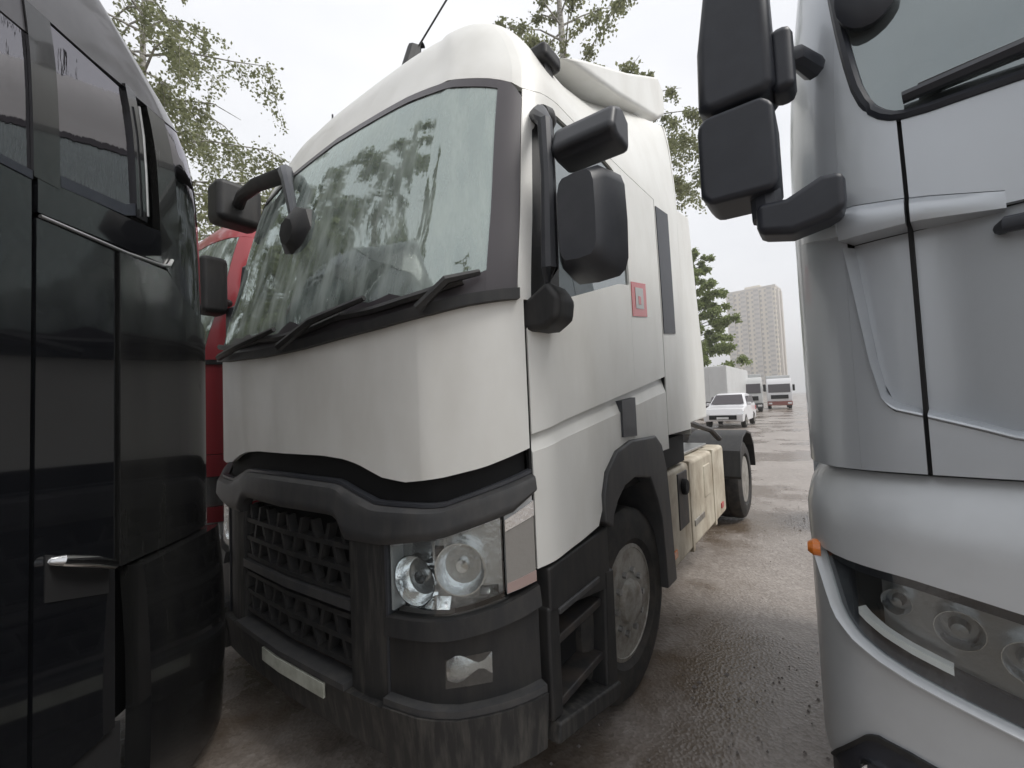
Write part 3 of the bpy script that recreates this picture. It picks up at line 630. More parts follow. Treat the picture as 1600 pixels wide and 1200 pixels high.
# corner panels and front lid, with the recess pressed into both
def corner(sg):
    a, b = side_rng(sg, G2, .697)
    p = patch('corner_panel', Q, a, b, 1.36, lambda u: rlo(u) - .022, SILVER, A, nu=10)
    patch('recess_panel', Q, a, b, lambda u: min(rlo(u), LEDG - .003), LEDG - .002, SILVER, p, off=-.062, nu=10, nz=8)
    patch('recess_rim', Q, a, b, lambda u: rlo(u) - .021, lambda u: min(rlo(u), LEDG - .001), SILVER, p, off=lambda u, t: .001 + .011*math.sin(PI*min(1,1.3*t)) - .063*t**4, th=.05, nu=14, nz=4)
    patch('belt_ledge', Q, a, b, LEDG, sym([(.6,2.105),(.68,2.13),(.72,2.13)]), SILVER, p, off=lambda u, t: .03*(1 - t)**.6 + .014*math.sin(PI*t), th=.09, nu=10, nz=6)
    patch('belt_panel', Q, a, b, sym([(.6,2.107),(.68,2.132),(.72,2.132)]), sym([(G1,2.335),(.627,2.36),(.655,2.44),(.677,2.615),(.6971,2.80)]), SILVER, p, nu=16)
    a, b = side_rng(sg, .6972, 1.02)
    patch('corner_skin', Q, a, b, 1.36, sym([(.697,2.80),(.701,2.83),(.715,3.04),(.72,3.10),(1.02,3.10)]), SILVER, p, nu=24)
    patch('corner_rib', Q, *side_rng(sg, .6972, .80), sym([(.69,2.04),(.8,2.085)]), sym([(.69,2.13),(.8,2.135)]), SILVER, p, off=lambda u, t: .001 + (.033*(1 - t)**.6 + .014*math.sin(PI*t))*max(0, 1 - (abs(u) - .697)/.1), th=.05, nu=8, nz=6)
    a, b = side_rng(sg, G1, G2)
    patch('lid_joint', Q, a, b, 1.36, 2.345, DARK, A, off=-.018, th=.02, nu=1)
mirror2(corner)
dep = lambda u: max(.0, min(1, (abs(u) - .44)/.13))     # the pressed recess runs out towards the middle of the lid
lid = patch('front_lid', Q, -G1, G1, 1.36, lambda u: min(rlo(u), 2.0) - .022, SILVER, A, nu=40)
patch('recess_rim', Q, -G1, G1, lambda u: rlo(u) - .021, lambda u: rlo(u), SILVER, lid, off=lambda u, t: .001 + .011*math.sin(PI*min(1,1.3*t)) - (.005 + .058*dep(u))*t**4, th=.05, nu=40, nz=4)
LX = .50
patch('recess_panel', Q, -G1, G1, rlo, LEDG - .002, SILVER, lid, off=lambda u, t: -.004 - .058*dep(u), nu=40, nz=8)
for sg in (1, -1):
    a, b = side_rng(sg, LX, G1)
    patch('belt_ledge', Q, a, b, sym([(.5,2.018),(.6,LEDG)]), sym([(.5,2.06),(.6,2.105)]), SILVER, lid, off=lambda u, t: (.03*(1 - t)**.6 + .014*math.sin(PI*t))*min(1, max(.02, (abs(u) - LX + .004)/.095)), th=.09, nu=12, nz=6)
    patch('belt_panel', Q, a, b, sym([(.5,2.062),(.6,2.107)]), 2.335, SILVER, lid, nu=6)
patch('belt_panel', Q, -LX, LX, LEDG, 2.333, SILVER, lid, nu=30)
for x in (-.80, .80):
    hd = MB().tube([Q.at(-.505 if x < 0 else .505, 1.975, -.02), Q.at(-.503 if x < 0 else .503, 1.975, .012), Q.at(-.46 if x < 0 else .46, 1.973, .02), Q.at(-.40 if x < 0 else .40, 1.97, .02)], [.016, .02, .02, .018], 10).build('grab_handle', NAVYP, A)
lows = [(0,.5),(.5,.5)]
ws_t = [(0,3.16),(.6,3.13),(.715,3.06)]
ws = patch('windscreen', Q, -.712, .712, lambda u: lerp(wsb, abs(u)) - .012, sym(ws_t), SGLASS, A, off=-.012, th=.005, nu=80, nz=12, extra=(.605, .627, .655, .677, .701, -.605, -.627, -.655, -.677, -.701))
us_ = [-.714, -.707, -.70, -.692, -.685, -.678, -.672, -.666, -.661, -.656, -.651, -.645, -.64, -.634, -.628, -.621, -.615, -.607, -.60, -.585]
us_ = us_ + [-.57 + .06*i for i in range(20)] + [-u for u in us_[::-1]]
MB().tube([Q.at(u, lerp(wsb, abs(u)), -.004) for u in us_], .0155, 8).build('windscreen_seal', NAVYP, ws)
for (u0, u1, z1) in ((-.60, -.30, 2.43), (-.12, .22, 2.43), (.30, .6, 2.42)):
    w_ = MB().tube([Q.at(u0, 2.385, .02), Q.at((u0+u1)/2, 2.39, .04), Q.at(u1, z1, .03)], [.016, .016, .012], 6).build('wiper', NAVYP, A)
    MB().tube([Q.at(u0 + .02 + (u1 - u0)*1.2*i/6, 2.405 + .006*i, .012) for i in range(7)], .009, 6).build('wiper_blade', DARK, w_)
rz_s = [(0,3.165),(.6,3.135),(.715,3.065),(.72,3.103),(2,3.103)]
rs = patch('roof', Q, -2, 2, sym(rz_s), 3.7, SILVER, A, nu=70, nz=9, extra=(.715, -.715, .72, -.72))
tp = [Q(u, 3.699) for u in [-2 + 4*i/40 for i in range(41)]]
mk('roof_top', tp, [tuple(range(41))], SILVER, rs)
for sg in (1, -1):
    a, b = side_rng(sg, 1.025, 1.75)
    dr = patch('door', Q, a, b, .95, 2.05, SILVER, A, nu=10)
    patch('door_frame', Q, a, b, 2.85, 3.10, SILVER, dr, nu=10)
    a2, b2 = side_rng(sg, 1.45, 1.75); patch('door_quarter', Q, a2, b2, 2.052, 2.848, SILVER, dr, nu=4)
    a2, b2 = side_rng(sg, 1.025, 1.45); patch('door_window', Q, a2, b2, 2.052, 2.848, DGLASS, A, off=-.01, th=.005, nu=6)
    a, b = side_rng(sg, 1.755, 2.0); patch('side_panel', Q, a, b, .95, 3.10, SILVER, A, nu=4)
    wheel(A, (sg*1.05, 1.35, .49), sg, .5, .31)
    wheel(A, (sg*.95, 5.1, .5), sg, .5, .5, dual=True, name='rear_wheel')
    # lower body with headlight
    a, b = side_rng(sg, .66, 1.0)
    MB().prism([(.45,.3),(.95,.3),(1.0,1.0),(.45,1.0)], sg*.8, sg*1.22, 'x').build('step_box', NAVYP, A, bevel=.01)
    sm = MB().lathe([(0,.035),(.02,.035),(.035,.02),(.035,.001)], 14, axis='x'); sm.v = [Vector((sg*(1.235 + v.x), .17 + v.y*.9, 1.085 + v.z*.75)) for v in sm.v]; sm.build('side_marker', AMBER, A)
hlt = [(.46,1.02),(.521,1.042),(.58,1.06),(.644,1.077),(.72,1.086),(.797,1.096)]
hlb = [(.46,.735),(.531,.770),(.609,.805),(.65,.825),(.687,.849),(.72,.88),(.748,.925),(.772,1.025),(.797,1.09)]
bro = lambda u, t: .018 - .06*max(0, (t - .42)/.58)**1.6
b1 = patch('bumper', Q, -1.02, 1.02, lambda u: max(lerp(hlt, abs(u)) if abs(u) < .797 else 1.097, 1.0) + .004, 1.350, SILVERB, A, off=bro, th=.06, nu=90, nz=9)
patch('bumper_gap', Q, -1.0, 1.0, 1.30, 1.40, DARK, A, off=-.06, nu=60)
patch('bumper_lower', Q, -1.02, 1.02, .44, lambda u: (lerp(hlb, abs(u)) - .022) if .46 <= abs(u) < .795 else (1.098 if abs(u) >= .795 else .715), SILVERB, b1, off=lambda u, t: .016, th=.06, nu=110, nz=6, extra=(.46, .4599, -.46, -.4599, .795, .7949, -.795, -.7949))
patch('radiator_grille', Q, -.4595, .4595, .72, 1.0, DARK, A, off=-.03, nu=20)
for k in range(4): patch('grille_slat', Q, -.4595, .4595, .74 + .065*k, .775 + .065*k, SILVERB, A, off=.0, th=.03, nu=24, nz=2)
for sg in (1, -1):
    a, b = side_rng(sg, .462, .794)
    hl = patch('headlight', Q, a, b, lambda u: lerp(hlb, abs(u)) - .004, lambda u: max(lerp(hlt, abs(u)), lerp(hlb, abs(u))) + .006, LAMPD, A, off=-.07, th=.02, nu=24)
    patch('headlight_rim', Q, a, b, lambda u: lerp(hlb, abs(u)) - .022, lambda u: lerp(hlb, abs(u)) - .001, SILVERB, b1, off=lambda u, t: .018 + .018*math.sin(PI*t), th=.05, nu=40, nz=5)
    patch('headlight_brow', Q, a, b, lambda u: max(lerp(hlt, abs(u)) - .03, lerp(hlb, abs(u)) + .001), lambda u: max(lerp(hlt, abs(u)), lerp(hlb, abs(u)) + .002), NAVYP, hl, off=-.012, th=.05, nu=24, nz=2)
    patch('lamp_tray', Q, a, b, lambda u: lerp(hlb, abs(u)) + .001, lambda u: min(lerp(hlb, abs(u)) + .04, lerp(hlt, abs(u))), NAVYP, hl, off=lambda u, t: -.002 - .05*t, th=.02, nu=24, nz=3)
    a2, b2 = side_rng(sg, .60, .725)
    patch('running_light', Q, a2, b2, lambda u: lerp(hlb, abs(u)) + .042, lambda u: lerp(hlb, abs(u)) + .062, mat('lamp_white', (.8, .8, .8), .25, coat=.5) if 'lamp_white' not in MATS else MATS['lamp_white'], hl, off=-.012, th=.03, nu=10, nz=2)
    for (uc, zc, rr) in ((.668, .99, .034), (.59, .955, .048), (.515, .915, .05)):
        c = Q(sg*uc, zc); n_ = Q.nrm(sg*uc, zc); q = Vector((0, 1, 0)).rotation_difference(-n_).to_matrix()
        m_ = MB().lathe([(0, rr), (.02, rr*.93), (.045, rr*.7), (.06, rr*.35), (.065, rr*.01), (.07, rr*.01), (.07, rr*1.0), (0, rr*1.015)], 26, axis='y', closed=True)
        m_.v = [q @ v + c - n_*.03 for v in m_.v]; m_.build('reflector', REFL, hl, smooth=25)
        m_ = MB().lathe([(.0, .001), (.003, rr*.35), (.03, rr*.45), (.06, rr*.45)], 20, axis='y'); m_.v = [q @ v + c - n_*.03 for v in m_.v]; m_.build('projector', LAMPD, hl)
    patch('lens', Q, a, b, lambda u: lerp(hlb, abs(u)), lambda u: max(lerp(hlt, abs(u)), lerp(hlb, abs(u)) + .001), CLEAR, hl, off=.004, th=.003, nu=24)
    # fog lamp opening
    a, b = side_rng(sg, .60, .795)
    fgz = [(.60,.60),(.617,.604),(.66,.617),(.70,.620),(.715,.605),(.76,.51),(.795,.447)]
    fo = patch('fog_recess', Q, a, b, .44, sym(fgz), NAVYP, A, off=.0175, th=.03, nu=20, nz=3)
    patch('fog_frame', Q, a, b, lambda u: max(.441, lerp(fgz, abs(u)) - .016), sym(fgz), BLACKP, fo, off=.026, th=.03, nu=20, nz=1)
    for (uc, zc) in ((.655, .53), (.70, .50)):
        c = Q.at(sg*uc, zc, .03); m_ = MB().lathe([(0, .045), (.03, .03), (.035, .001), (.04, .001), (.04, .047)], 16, axis='y', closed=True); m_.v = [v*.9 + c for v in m_.v]; m_.build('fog_lamp', REFL, fo)
patch('bumper_skirt', Q, -1.02, 1.02, .22, .438, NAVYP, A, off=.0, nu=40)
# mirrors of the silver lorry
def smirror(sg):
    def H(name, poly, y0, y1, par, bev):
        return MB().prism([(sg*x, z) for x, z in poly], y0, y1, 'y').build(name, NAVYP, par, bevel=bev)
    ar = H('mirror_arm', [(1.11,2.20),(1.165,2.205),(1.25,2.165),(1.33,2.17),(1.33,2.075),(1.24,2.055),(1.15,2.075),(1.11,2.095)], -.075, .04, A, .022)
    MB().tube([(sg*1.30,-.02,2.13),(sg*1.31,-.01,2.30)], [.045,.04], 10).build('arm_neck', NAVYP, ar)
    MB().tube([(sg*1.28,.02,2.62),(sg*1.20,.03,2.63),(sg*1.16,.12,2.63)], [.035,.032,.035], 10).build('upper_arm', NAVYP, ar)
    m_ = H('mirror', [(1.275,2.195),(1.455,2.20),(1.478,2.235),(1.478,2.46),(1.452,2.487),(1.29,2.487),(1.262,2.455),(1.262,2.225)], -.09, .10, A, .032)
    MB().lohi((sg*1.28, .101, 2.22), (sg*1.46, .106, 2.46)).build('mirror_glass', CHROME, m_)
    w_ = H('wide_angle_mirror', [(1.275,2.497),(1.45,2.497),(1.474,2.53),(1.468,2.72),(1.44,2.90),(1.40,3.06),(1.30,3.06),(1.262,2.95),(1.255,2.53)], -.085, .11, A, .032)
    MB().lohi((sg*1.205, -.05, 2.50), (sg*1.27, .06, 2.70)).build('mirror_motor', NAVYP, w_, bevel=.025)
    k_ = MB().lathe([(-.03,.001),(-.025,.055),(-.01,.074),(.02,.068),(.03,.001)], 18, (sg*1.025,.085,2.76), 'y'); k_.v = [Vector((v.x, v.y, 2.76 + (v.z - 2.76)*(1.3 if v.z < 2.76 else 2.2))) for v in k_.v]
    k = k_.build('front_mirror', NAVYP, A, smooth=60)
    MB().tube([(sg*1.0,.09,2.90),(sg*.97,.14,3.05),(sg*.92,.34,3.2)], [.03,.028,.03], 10).build('front_mirror_arm', NAVYP, k)
mirror2(smirror)
MB().lohi((-1.15, .12, .5), (1.15, 2.25, 1.2)).build('underbody', DARK, A)
MB().prism([(.12,1.2),(.12,2.25),(.5,2.30),(.75,2.2),(.75,1.2)], -1.1, 1.1, 'x').build('dashboard', DASH, A, bevel=.03)
back_wall(Q, .9, 3.7, SILVER, A)
MB().lohi((-1.1, 2.1, 1.2), (1.1, 2.18, 3.2)).build('sleeper_trim', LINER, A)
for x in (.38, -.42): MB().lohi((x, .9, .75), (x + .07, 6.0, 1.0)).build('chassis_rail', STEEL, A)
MB().prism([(.10,2.9),(.12,3.1),(.5,3.15),(.5,2.95)], -1.0, 1.0, 'x').build('header_shelf', DASH, A, bevel=.03)

# ---------------------------------------------------------------- black lorry on the left
plan_b = [(0,-.32),(.6,-.3),(.95,-.24),(1.1,-.17),(1.19,-.07),(1.235,.06),(1.25,.2),(1.25,.43)]
rake_b = [(.2,.0),(2.0,.0),(2.4,.01),(2.7,.03),(2.9,.09),(3.0,.17),(3.1,.30),(3.2,.42),(3.45,.7),(3.6,1.0),(3.7,1.4)]
edge_b = [(0,1),(.6,1),(.8,.95),(1,.5),(1.3,.2),(1.7,.05),(2,0)]
tum_b = [(.2,0),(2.3,0),(2.9,.012),(3.0,.025),(3.2,.06),(3.45,.16),(3.6,.36),(3.7,.6)]
K = Cab(plan_b, 2.4, rake_b, edge_b, tum_b); ky = K.uy
B = thing('lorry', 'glossy black lorry cab seen close from its flank at left edge', 'lorry', (-2.765, 2.038, 0), -3.0516)
for sg in (1, -1):
    a, b = side_rng(sg, ky(.862), ky(1.95))
    dr = patch('door', K, a, b, .50, 2.34, BLACKPT, B, nu=10)
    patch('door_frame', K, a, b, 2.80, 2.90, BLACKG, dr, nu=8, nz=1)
    a2, b2 = side_rng(sg, ky(.862), ky(1.8)); patch('door_window', K, a2, b2, 2.352, 2.798, BGLASS, B, off=-.004, th=.006, nu=10)
    patch('window_seal', K, a2, b2, 2.341, 2.368, NAVYP, B, off=.004, th=.012, nu=10, nz=1)
    a2, b2 = side_rng(sg, ky(.775), ky(.861)); patch('window_pillar', K, a2, b2, 2.352, 2.90, BLACKPD, B, off=.006, th=.03, nu=2)
    a2, b2 = side_rng(sg, ky(1.802), ky(1.95)); patch('door_quarter', K, a2, b2, 2.342, 2.798, BLACKPT, dr, nu=2)
    # middle panel, quarter window
    a, b = side_rng(sg, ky(.555), ky(.847))
    md = patch('quarter_panel', K, a, b, .50, 2.228, BLACKPT, B, nu=5)
    a, b = side_rng(sg, ky(.30), ky(.847))
    patch('belt_panel', K, a, b, sym([(ky(.3),2.262),(ky(.85),2.246)]), sym([(ky(.3),2.40),(ky(.44),2.385),(ky(.85),2.36)]), BLACKPT, B, off=.004, nu=6)
    a, b = side_rng(sg, ky(.455), ky(.773))
    qw = patch('quarter_window', K, a, b, sym([(ky(.45),2.445),(ky(.5),2.40),(ky(.78),2.37)]), 2.895, BGLASS, B, off=-.002, th=.006, nu=6)
    patch('quarter_seal', K, a, b, sym([(ky(.45),2.41),(ky(.5),2.386),(ky(.78),2.362)]), sym([(ky(.45),2.46),(ky(.5),2.43),(ky(.78),2.40)]), NAVYP, qw, off=.006, th=.02, nu=6, nz=1)
    a2, b2 = side_rng(sg, ky(.40), ky(.457)); patch('front_pillar', K, a2, b2, 2.40, 2.92, BLACKPT, B, off=.012, th=.04, nu=3)
    # corner panel in two tones of grime and the wrapped windscreen
    a, b = side_rng(sg, .66, ky(.545))
    patch('corner_panel', K, a, b, 1.06, sym([(.66,2.02),(.75,2.05),(.86,2.14),(.92,2.235),(1.1,2.228)]), BLACKPD, B, off=.012, nu=20)
    patch('corner_trim', K, *side_rng(sg, .865, ky(.30)), sym([(.86,2.15),(.92,2.262),(1.1,2.262)]), 2.92, BLACKPD, B, off=.002, th=.03, nu=6)
    MB().tube([K.at(sg*ky(.84), 2.236, .004), K.at(sg*ky(.5), 2.24, .004), K.at(sg*ky(.30), 2.252, .006), K.at(sg*ky(.26), 2.262, .010), K.at(sg*ky(.235), 2.295, .010)], [.006, .006, .007, .009, .007], 6).build('belt_trim', ALU, B)
    MB().tube([K.at(sg*ky(.415), z, .024) for z in (2.42, 2.6, 2.75, 2.86)], .0045, 6).build('pillar_highlight', ALU, B)  # thin bright tube standing in for the highlight along the front pillar
    P0, P1 = K.at(sg*ky(.605), 1.085, .03), K.at(sg*ky(.79), 1.165, .03)
    hd = MB().tube([P0 + (P0 - P1)*.05 + Vector((-sg*.035, 0, 0)), P0, P0.lerp(P1, .5) + Vector((sg*.01, 0, .004)), P1, P1 + (P1 - P0)*.05 + Vector((-sg*.035, 0, 0))], [.012, .018, .021, .018, .012], 12).build('door_pull', CHROME, B)
    patch('pull_recess', K, *side_rng(sg, ky(.585), ky(.815)), sym([(ky(.58),.98),(ky(.82),1.05)]), sym([(ky(.58),1.10),(ky(.82),1.195)]), DARK, hd, off=.003, th=.02, nu=4, nz=2)
    a, b = side_rng(sg, .60, ky(.50))
    patch('bumper', K, a, b, .12, sym([(.6,1.0),(.72,1.05),(.8,1.055),(ky(.50),1.045)]), BLACKPD, B, off=lambda u, t: .045 + .05*math.sin(PI*(.15 + .6*t)) - .02*t, th=.09, nu=20, nz=8)
    a, b = side_rng(sg, ky(.505), ky(1.95)); patch('step_panel', K, a, b, .06, .49, DARK, B, off=-.02, nu=4)
    a, b = side_rng(sg, ky(1.955), 2); patch('side_panel', K, a, b, .5, 2.90, BLACKPT, B, nu=3)
    wheel(B, (sg*1.02, 1.42, .49), sg, .5, .31)
    wheel(B, (sg*.95, 5.1, .5), sg, .5, .5, dual=True, name='rear_wheel')
patch('front_panel', K, -.655, .655, .5, 2.02, BLACKPT, B, nu=30)
patch('bumper_centre', K, -.595, .595, .12, .98, BLACKPD, B, off=.05, nu=20)
wz = [(0,2.02),(.66,2.03),(.75,2.06),(.86,2.15)]
wgl = patch('windscreen', K, -.862, .862, sym(wz), sym([(0,3.05),(.6,3.03),(.8,2.94),(.862,2.92)]), BGLASS, B, off=-.004, th=.006, nu=50, nz=12)
patch('dark_backing', K, -1.9, 1.9, .45, 2.9, DARK, B, off=-.10, th=.01, nu=60)
rz_b = [(0,3.055),(.6,3.035),(.8,2.945),(.862,2.925),(.9,2.925),(1.1,2.905),(2,2.905)]
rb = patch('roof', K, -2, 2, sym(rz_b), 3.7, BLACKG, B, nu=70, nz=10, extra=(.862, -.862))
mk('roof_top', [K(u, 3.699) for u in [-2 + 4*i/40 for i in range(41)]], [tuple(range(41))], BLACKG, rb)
back_wall(K, .5, 3.7, BLACKPT, B)
for x in (.38, -.42): MB().lohi((x, .9, .75), (x + .07, 6.0, 1.0)).build('chassis_rail', STEEL, B)

# ---------------------------------------------------------------- red lorry behind, to the far side of the white one
rk = [(.2,0),(2.0,0),(2.6,.16),(3.2,.36),(3.45,.6),(3.6,1.1)]
Rr = Cab([(0,.0),(.7,.03),(1.0,.08),(1.14,.14),(1.22,.26),(1.25,.45)], 2.2, rk, [(0,1),(.8,.9),(1,.7),(1.3,.3),(2,0)], [(.2,0),(2.3,0),(3.2,.08),(3.6,.5)])
p = trow(-2.93, .20)
D = thing('lorry', 'red lorry cab with raked screen pillar glimpsed behind the black lorry', 'lorry', p, -TYAW, 'lorries in the parked row')
patch('front_panel', Rr, -1.02, 1.02, 1.30, 2.0, RED, D, nu=30)
patch('front_grille', Rr, -.7, .7, .75, 1.27, BLACKP, D, off=-.02, nu=20)
patch('windscreen', Rr, -.77, .77, 2.03, 3.12, WGLASS, D, off=-.004, th=.006, nu=30)
patch('scuttle_strip', Rr, -.9, .9, 2.001, 2.035, BLACKP, D, off=.02, nu=30, nz=1)
for sg in (1, -1):
    patch('pillar', Rr, *side_rng(sg, .775, 1.02), 2.04, 3.12, RED, D, nu=6)
    patch('corner_bumper', Rr, *side_rng(sg, .702, 1.02), 1.13, 1.295, RED, D, off=.02, nu=8)
    patch('lamp_band', Rr, *side_rng(sg, .702, 1.02), .90, 1.125, LAMPIN, D, off=.0, nu=8)
    patch('bumper_stripe', Rr, *side_rng(sg, .702, 1.02), .78, .895, RED, D, off=.02, nu=8)
    patch('lower_bumper', Rr, *side_rng(sg, .702, 1.02), .52, .775, BOXW, D, off=.015, nu=8)
    patch('apron', Rr, *side_rng(sg, .702, 1.02), .3, .515, BLACKP, D, off=.0, nu=8)
    dr = patch('door', Rr, *side_rng(sg, 1.025, 1.8), 1.0, 2.15, RED, D, nu=6)
    patch('door_window', Rr, *side_rng(sg, 1.025, 1.8), 2.155, 2.9, DGLASS, D, off=-.006, th=.006, nu=6)
    patch('door_frame', Rr, *side_rng(sg, 1.025, 1.8), 2.905, 3.12, RED, dr, nu=6)
    patch('side_panel', Rr, *side_rng(sg, 1.805, 2), 1.0, 3.12, RED, D, nu=2)
    wheel(D, (sg*1.05, 1.35, .49), sg, .5, .31)
MB().lohi((1.30, .02, 2.35), (1.48, .2, 2.78)).build('mirror', BLACKP, D, bevel=.04)
MB().tube([(1.2,.3,2.5),(1.32,.15,2.5)], .03, 8).build('mirror_arm', BLACKP, D)
rr_ = patch('roof', Rr, -2, 2, 3.125, 3.6, RED, D, nu=40, nz=6)
mk('roof_top', [Rr(u, 3.599) for u in [-2 + 4*i/30 for i in range(31)]], [tuple(range(31))], RED, rr_)
MB().lohi((-1.1, .2, .5), (1.1, 2.1, 1.25)).build('underbody', DARK, D)
back_wall(Rr, .6, 3.6, RED, D)
for x in (.38, -.42): MB().lohi((x, .9, .75), (x + .07, 5.8, 1.0)).build('chassis_rail', STEEL, D)

# ---------------------------------------------------------------- vehicles in the distance
def car(loc, rz, label):
    t = thing('parked_car', label, 'car', loc, rz)
    w = .9
    V = []; Fc = []
    prof = [(-2.2,.30,.86),(-2.28,.62,.88),(-2.15,.92,.88),(-1.2,1.02,.88),(-.95,1.06,.87),(-.25,1.58,.68),(.3,1.66,.67),(1.3,1.62,.67),(2.0,1.12,.85),(2.2,.98,.87),(2.25,.55,.88),(2.2,.30,.86)]
    for y, z, hw in prof:
        for x in (-hw, -hw*.8, 0, hw*.8, hw): V.append((x, y, z + (0 if abs(x) == hw else (.02 if x else .035))))
    n = len(prof)
    for i in range(n - 1):
        for k in range(4): Fc.append((i*5+k, i*5+k+1, (i+1)*5+k+1, (i+1)*5+k))
    for k in (0, 4): Fc.append(tuple(i*5 + k for i in range(n)))
    Fc.append(tuple((n-1)*5 + k for k in range(5)) + tuple(k for k in range(4, -1, -1)))
    o = MB().add(V, Fc).build('body', CAR, t, bevel=.05)
    MB().add([(-.76,-.92,1.10),(.76,-.92,1.10),(.60,-.33,1.56),(-.60,-.33,1.56)], [(0,1,2,3)]).build('windscreen', FRIT, t).location = (0, -.03, .035)
    MB().add([(-.72,1.98,1.16),(.72,1.98,1.16),(.58,1.42,1.56),(-.58,1.42,1.56)], [(0,1,2,3)]).build('rear_window', FRIT, t).location = (0, .04, .04)
    for sg in (1, -1):
        MB().prism([(-.75,1.10),(-.2,1.50),(1.2,1.52),(1.7,1.15)], sg*.74, sg*.845, 'x').build('side_window', FRIT, t)
        MB().prism([(-2.27,.68),(-2.15,.86),(-1.95,.86),(-2.1,.68)], sg*.55, sg*.89, 'x').build('headlight', REFL, t, bevel=.01)
        MB().prism([(2.27,.75),(2.2,.98),(2.05,.98),(2.1,.75)], sg*.6, sg*.885, 'x').build('tail_light', REDLENS, t, bevel=.01)
        MB().lohi((sg*.86,-.75,1.05), (sg*1.03,-.6,1.2)).build('door_mirror', CAR, t, bevel=.03)
        for y in (-1.4, 1.35): wheel(t, (sg*.78, y, .33), sg, .33, .22)
    MB().lohi((-.6,-2.30,.42), (.6,-2.26,.62)).build('grille', DARK, t, bevel=.01)
    MB().lohi((-.26,-2.315,.44), (.26,-2.30,.54)).build('licence_plate', BOXW, t)
    return t
def far_lorry(loc, rz, label, m, w=2.3, h=3.1, group=None, red=False):
    t = thing('lorry', label, 'lorry', loc, rz, group); hw = w/2
    MB().prism([(0,.75),(-.05,1.5),(.22,h - .35),(.5,h),(1.9,h),(1.9,.75)], -hw, hw, 'x').build('cab', m, t, bevel=.06)
    MB().prism([(-.012,1.62),(-.062,1.62),(.158,h - .55),(.20,h - .55)], -hw*.88, hw*.88, 'x').build('windscreen', FRIT, t)
    MB().lohi((-hw*.7, -.08, 1.0), (hw*.7, -.03, 1.38)).build('grille', DARK, t, bevel=.01)
    MB().lohi((-hw, -.12, .35), (hw, .3, .74)).build('bumper', DULLRED if red else GREYP, t, bevel=.03)
    for sg in (1, -1):
        MB().lohi((sg*hw*.62, -.14, .48), (sg*hw*.92, -.11, .64)).build('headlight', REFL, t)
        MB().lohi((sg*(hw + .06), .0, 1.75), (sg*(hw + .26), .12, 2.35)).build('mirror', DARK, t, bevel=.03)
        MB().prism([(.5,1.65),(.62,h - .7),(1.4,h - .7),(1.4,1.65)], sg*(hw - .05), sg*(hw + .006), 'x').build('side_window', FRIT, t)
        wheel(t, (sg*(hw - .18), 1.0, .45), sg, .45, .3); wheel(t, (sg*(hw - .18), 4.6, .45), sg, .45, .3)
    MB().lohi((-hw, 2.1, .9), (hw, 6.6, h + .35)).build('cargo_box', BOXW, t, bevel=.04)
    for x in (-.4, .4): MB().lohi((x - .04, .4, .6), (x + .04, 6.4, .85)).build('chassis_rail', STEEL, t)
    return t
car((11.3, 22.5, 0), -TYAW, 'white car parked beyond the tail of the white lorry')
far_lorry((20.4, 37.5, 0), math.radians(-28), 'white box lorry far down the yard facing the alley with dark lower half', BOXW, 2.2, 3.0, 'lorries far down the yard')
far_lorry((26.2, 42.5, 0), math.radians(-30), 'small white lorry with reddish bumper at the far right end of the yard', CAR, 2.1, 3.0, 'lorries far down the yard', red=True)
tr = thing('box_trailer', 'pale grey box trailer standing behind the white car under the leafy tree', 'trailer', (14.3, 31.5, 0), -TYAW)
MB().lohi((-1.25, 0, 1.05), (1.25, 10, 3.7)).build('box', BOXW, tr, bevel=.04)
MB().lohi((-1.27, -.03, .98), (1.27, .06, 1.12)).build('rear_sill', GREYP, tr)
for x in (-.62, .62): MB().lohi((x - .58, -.02, 1.15), (x + .58, .03, 3.6)).build('rear_door', BOXW, tr, bevel=.01)
for sg in (1, -1):
    for y in (1.4, 2.7): wheel(tr, (sg*.98, y, .5), sg, .5, .4)
MB().lohi((-.5, .3, .7), (.5, 9.5, 1.0)).build('chassis', STEEL, tr)

# ---------------------------------------------------------------- residential tower
TW = mat('tower_wall', (.74, .68, .58), .85, var=.3, vscale=.12, vcol=(.62, .58, .52))
TW2 = mat('tower_panel', (.56, .52, .475), .85)
TG = mat('tower_window', (.40, .385, .365), .2)
tw = thing('tower_block', 'tall beige residential tower block far beyond the end of the yard', 'building', (160, 280, 0), math.radians(-42))
MB().lohi((-14, -9, 0), (14, 9, 68)).build('wall', TW, tw)
for x, d in ((-11, 1.4), (-3.7, 1.4), (3.7, 1.4), (11, 1.4)):
    MB().lohi((x - 1.7, -9 - d, 0), (x + 1.7, -9.01, 66)).build('balcony_stack', TW2, tw)
for y in (-5, 4): MB().lohi((14.01, y - 1.6, 0), (15.3, y + 1.6, 66)).build('balcony_stack', TW2, tw)
MB().lohi((-4, -4, 68), (5, 4, 71)).build('roof_house', TW, tw)
MB().lohi((-14.3, -9.3, 67.4), (14.3, 9.3, 68.6)).build('parapet', TW2, tw)
for (mbx, nm) in ((MB(), 'window'),):
    for f_ in range(22):
        z = 2 + 3*f_
        for x in (-13, -8.6, -6, -1.3, 1.3, 6, 8.6, 13): mbx.lohi((x - .6, -9.06, z), (x + .6, -8.9, z + 1.5))
        for x in (-11, -3.7, 3.7, 11): mbx.lohi((x - 1.3, -10.46, z + .9), (x + 1.3, -10.3, z + 2.2))
        for y in (-7.6, -1.6, .8, 7): mbx.lohi((13.9, y - .6, z), (14.06, y + .6, z + 1.5))
    o = mbx.build('windows', TG, tw, smooth=0); o['kind'] = 'stuff'

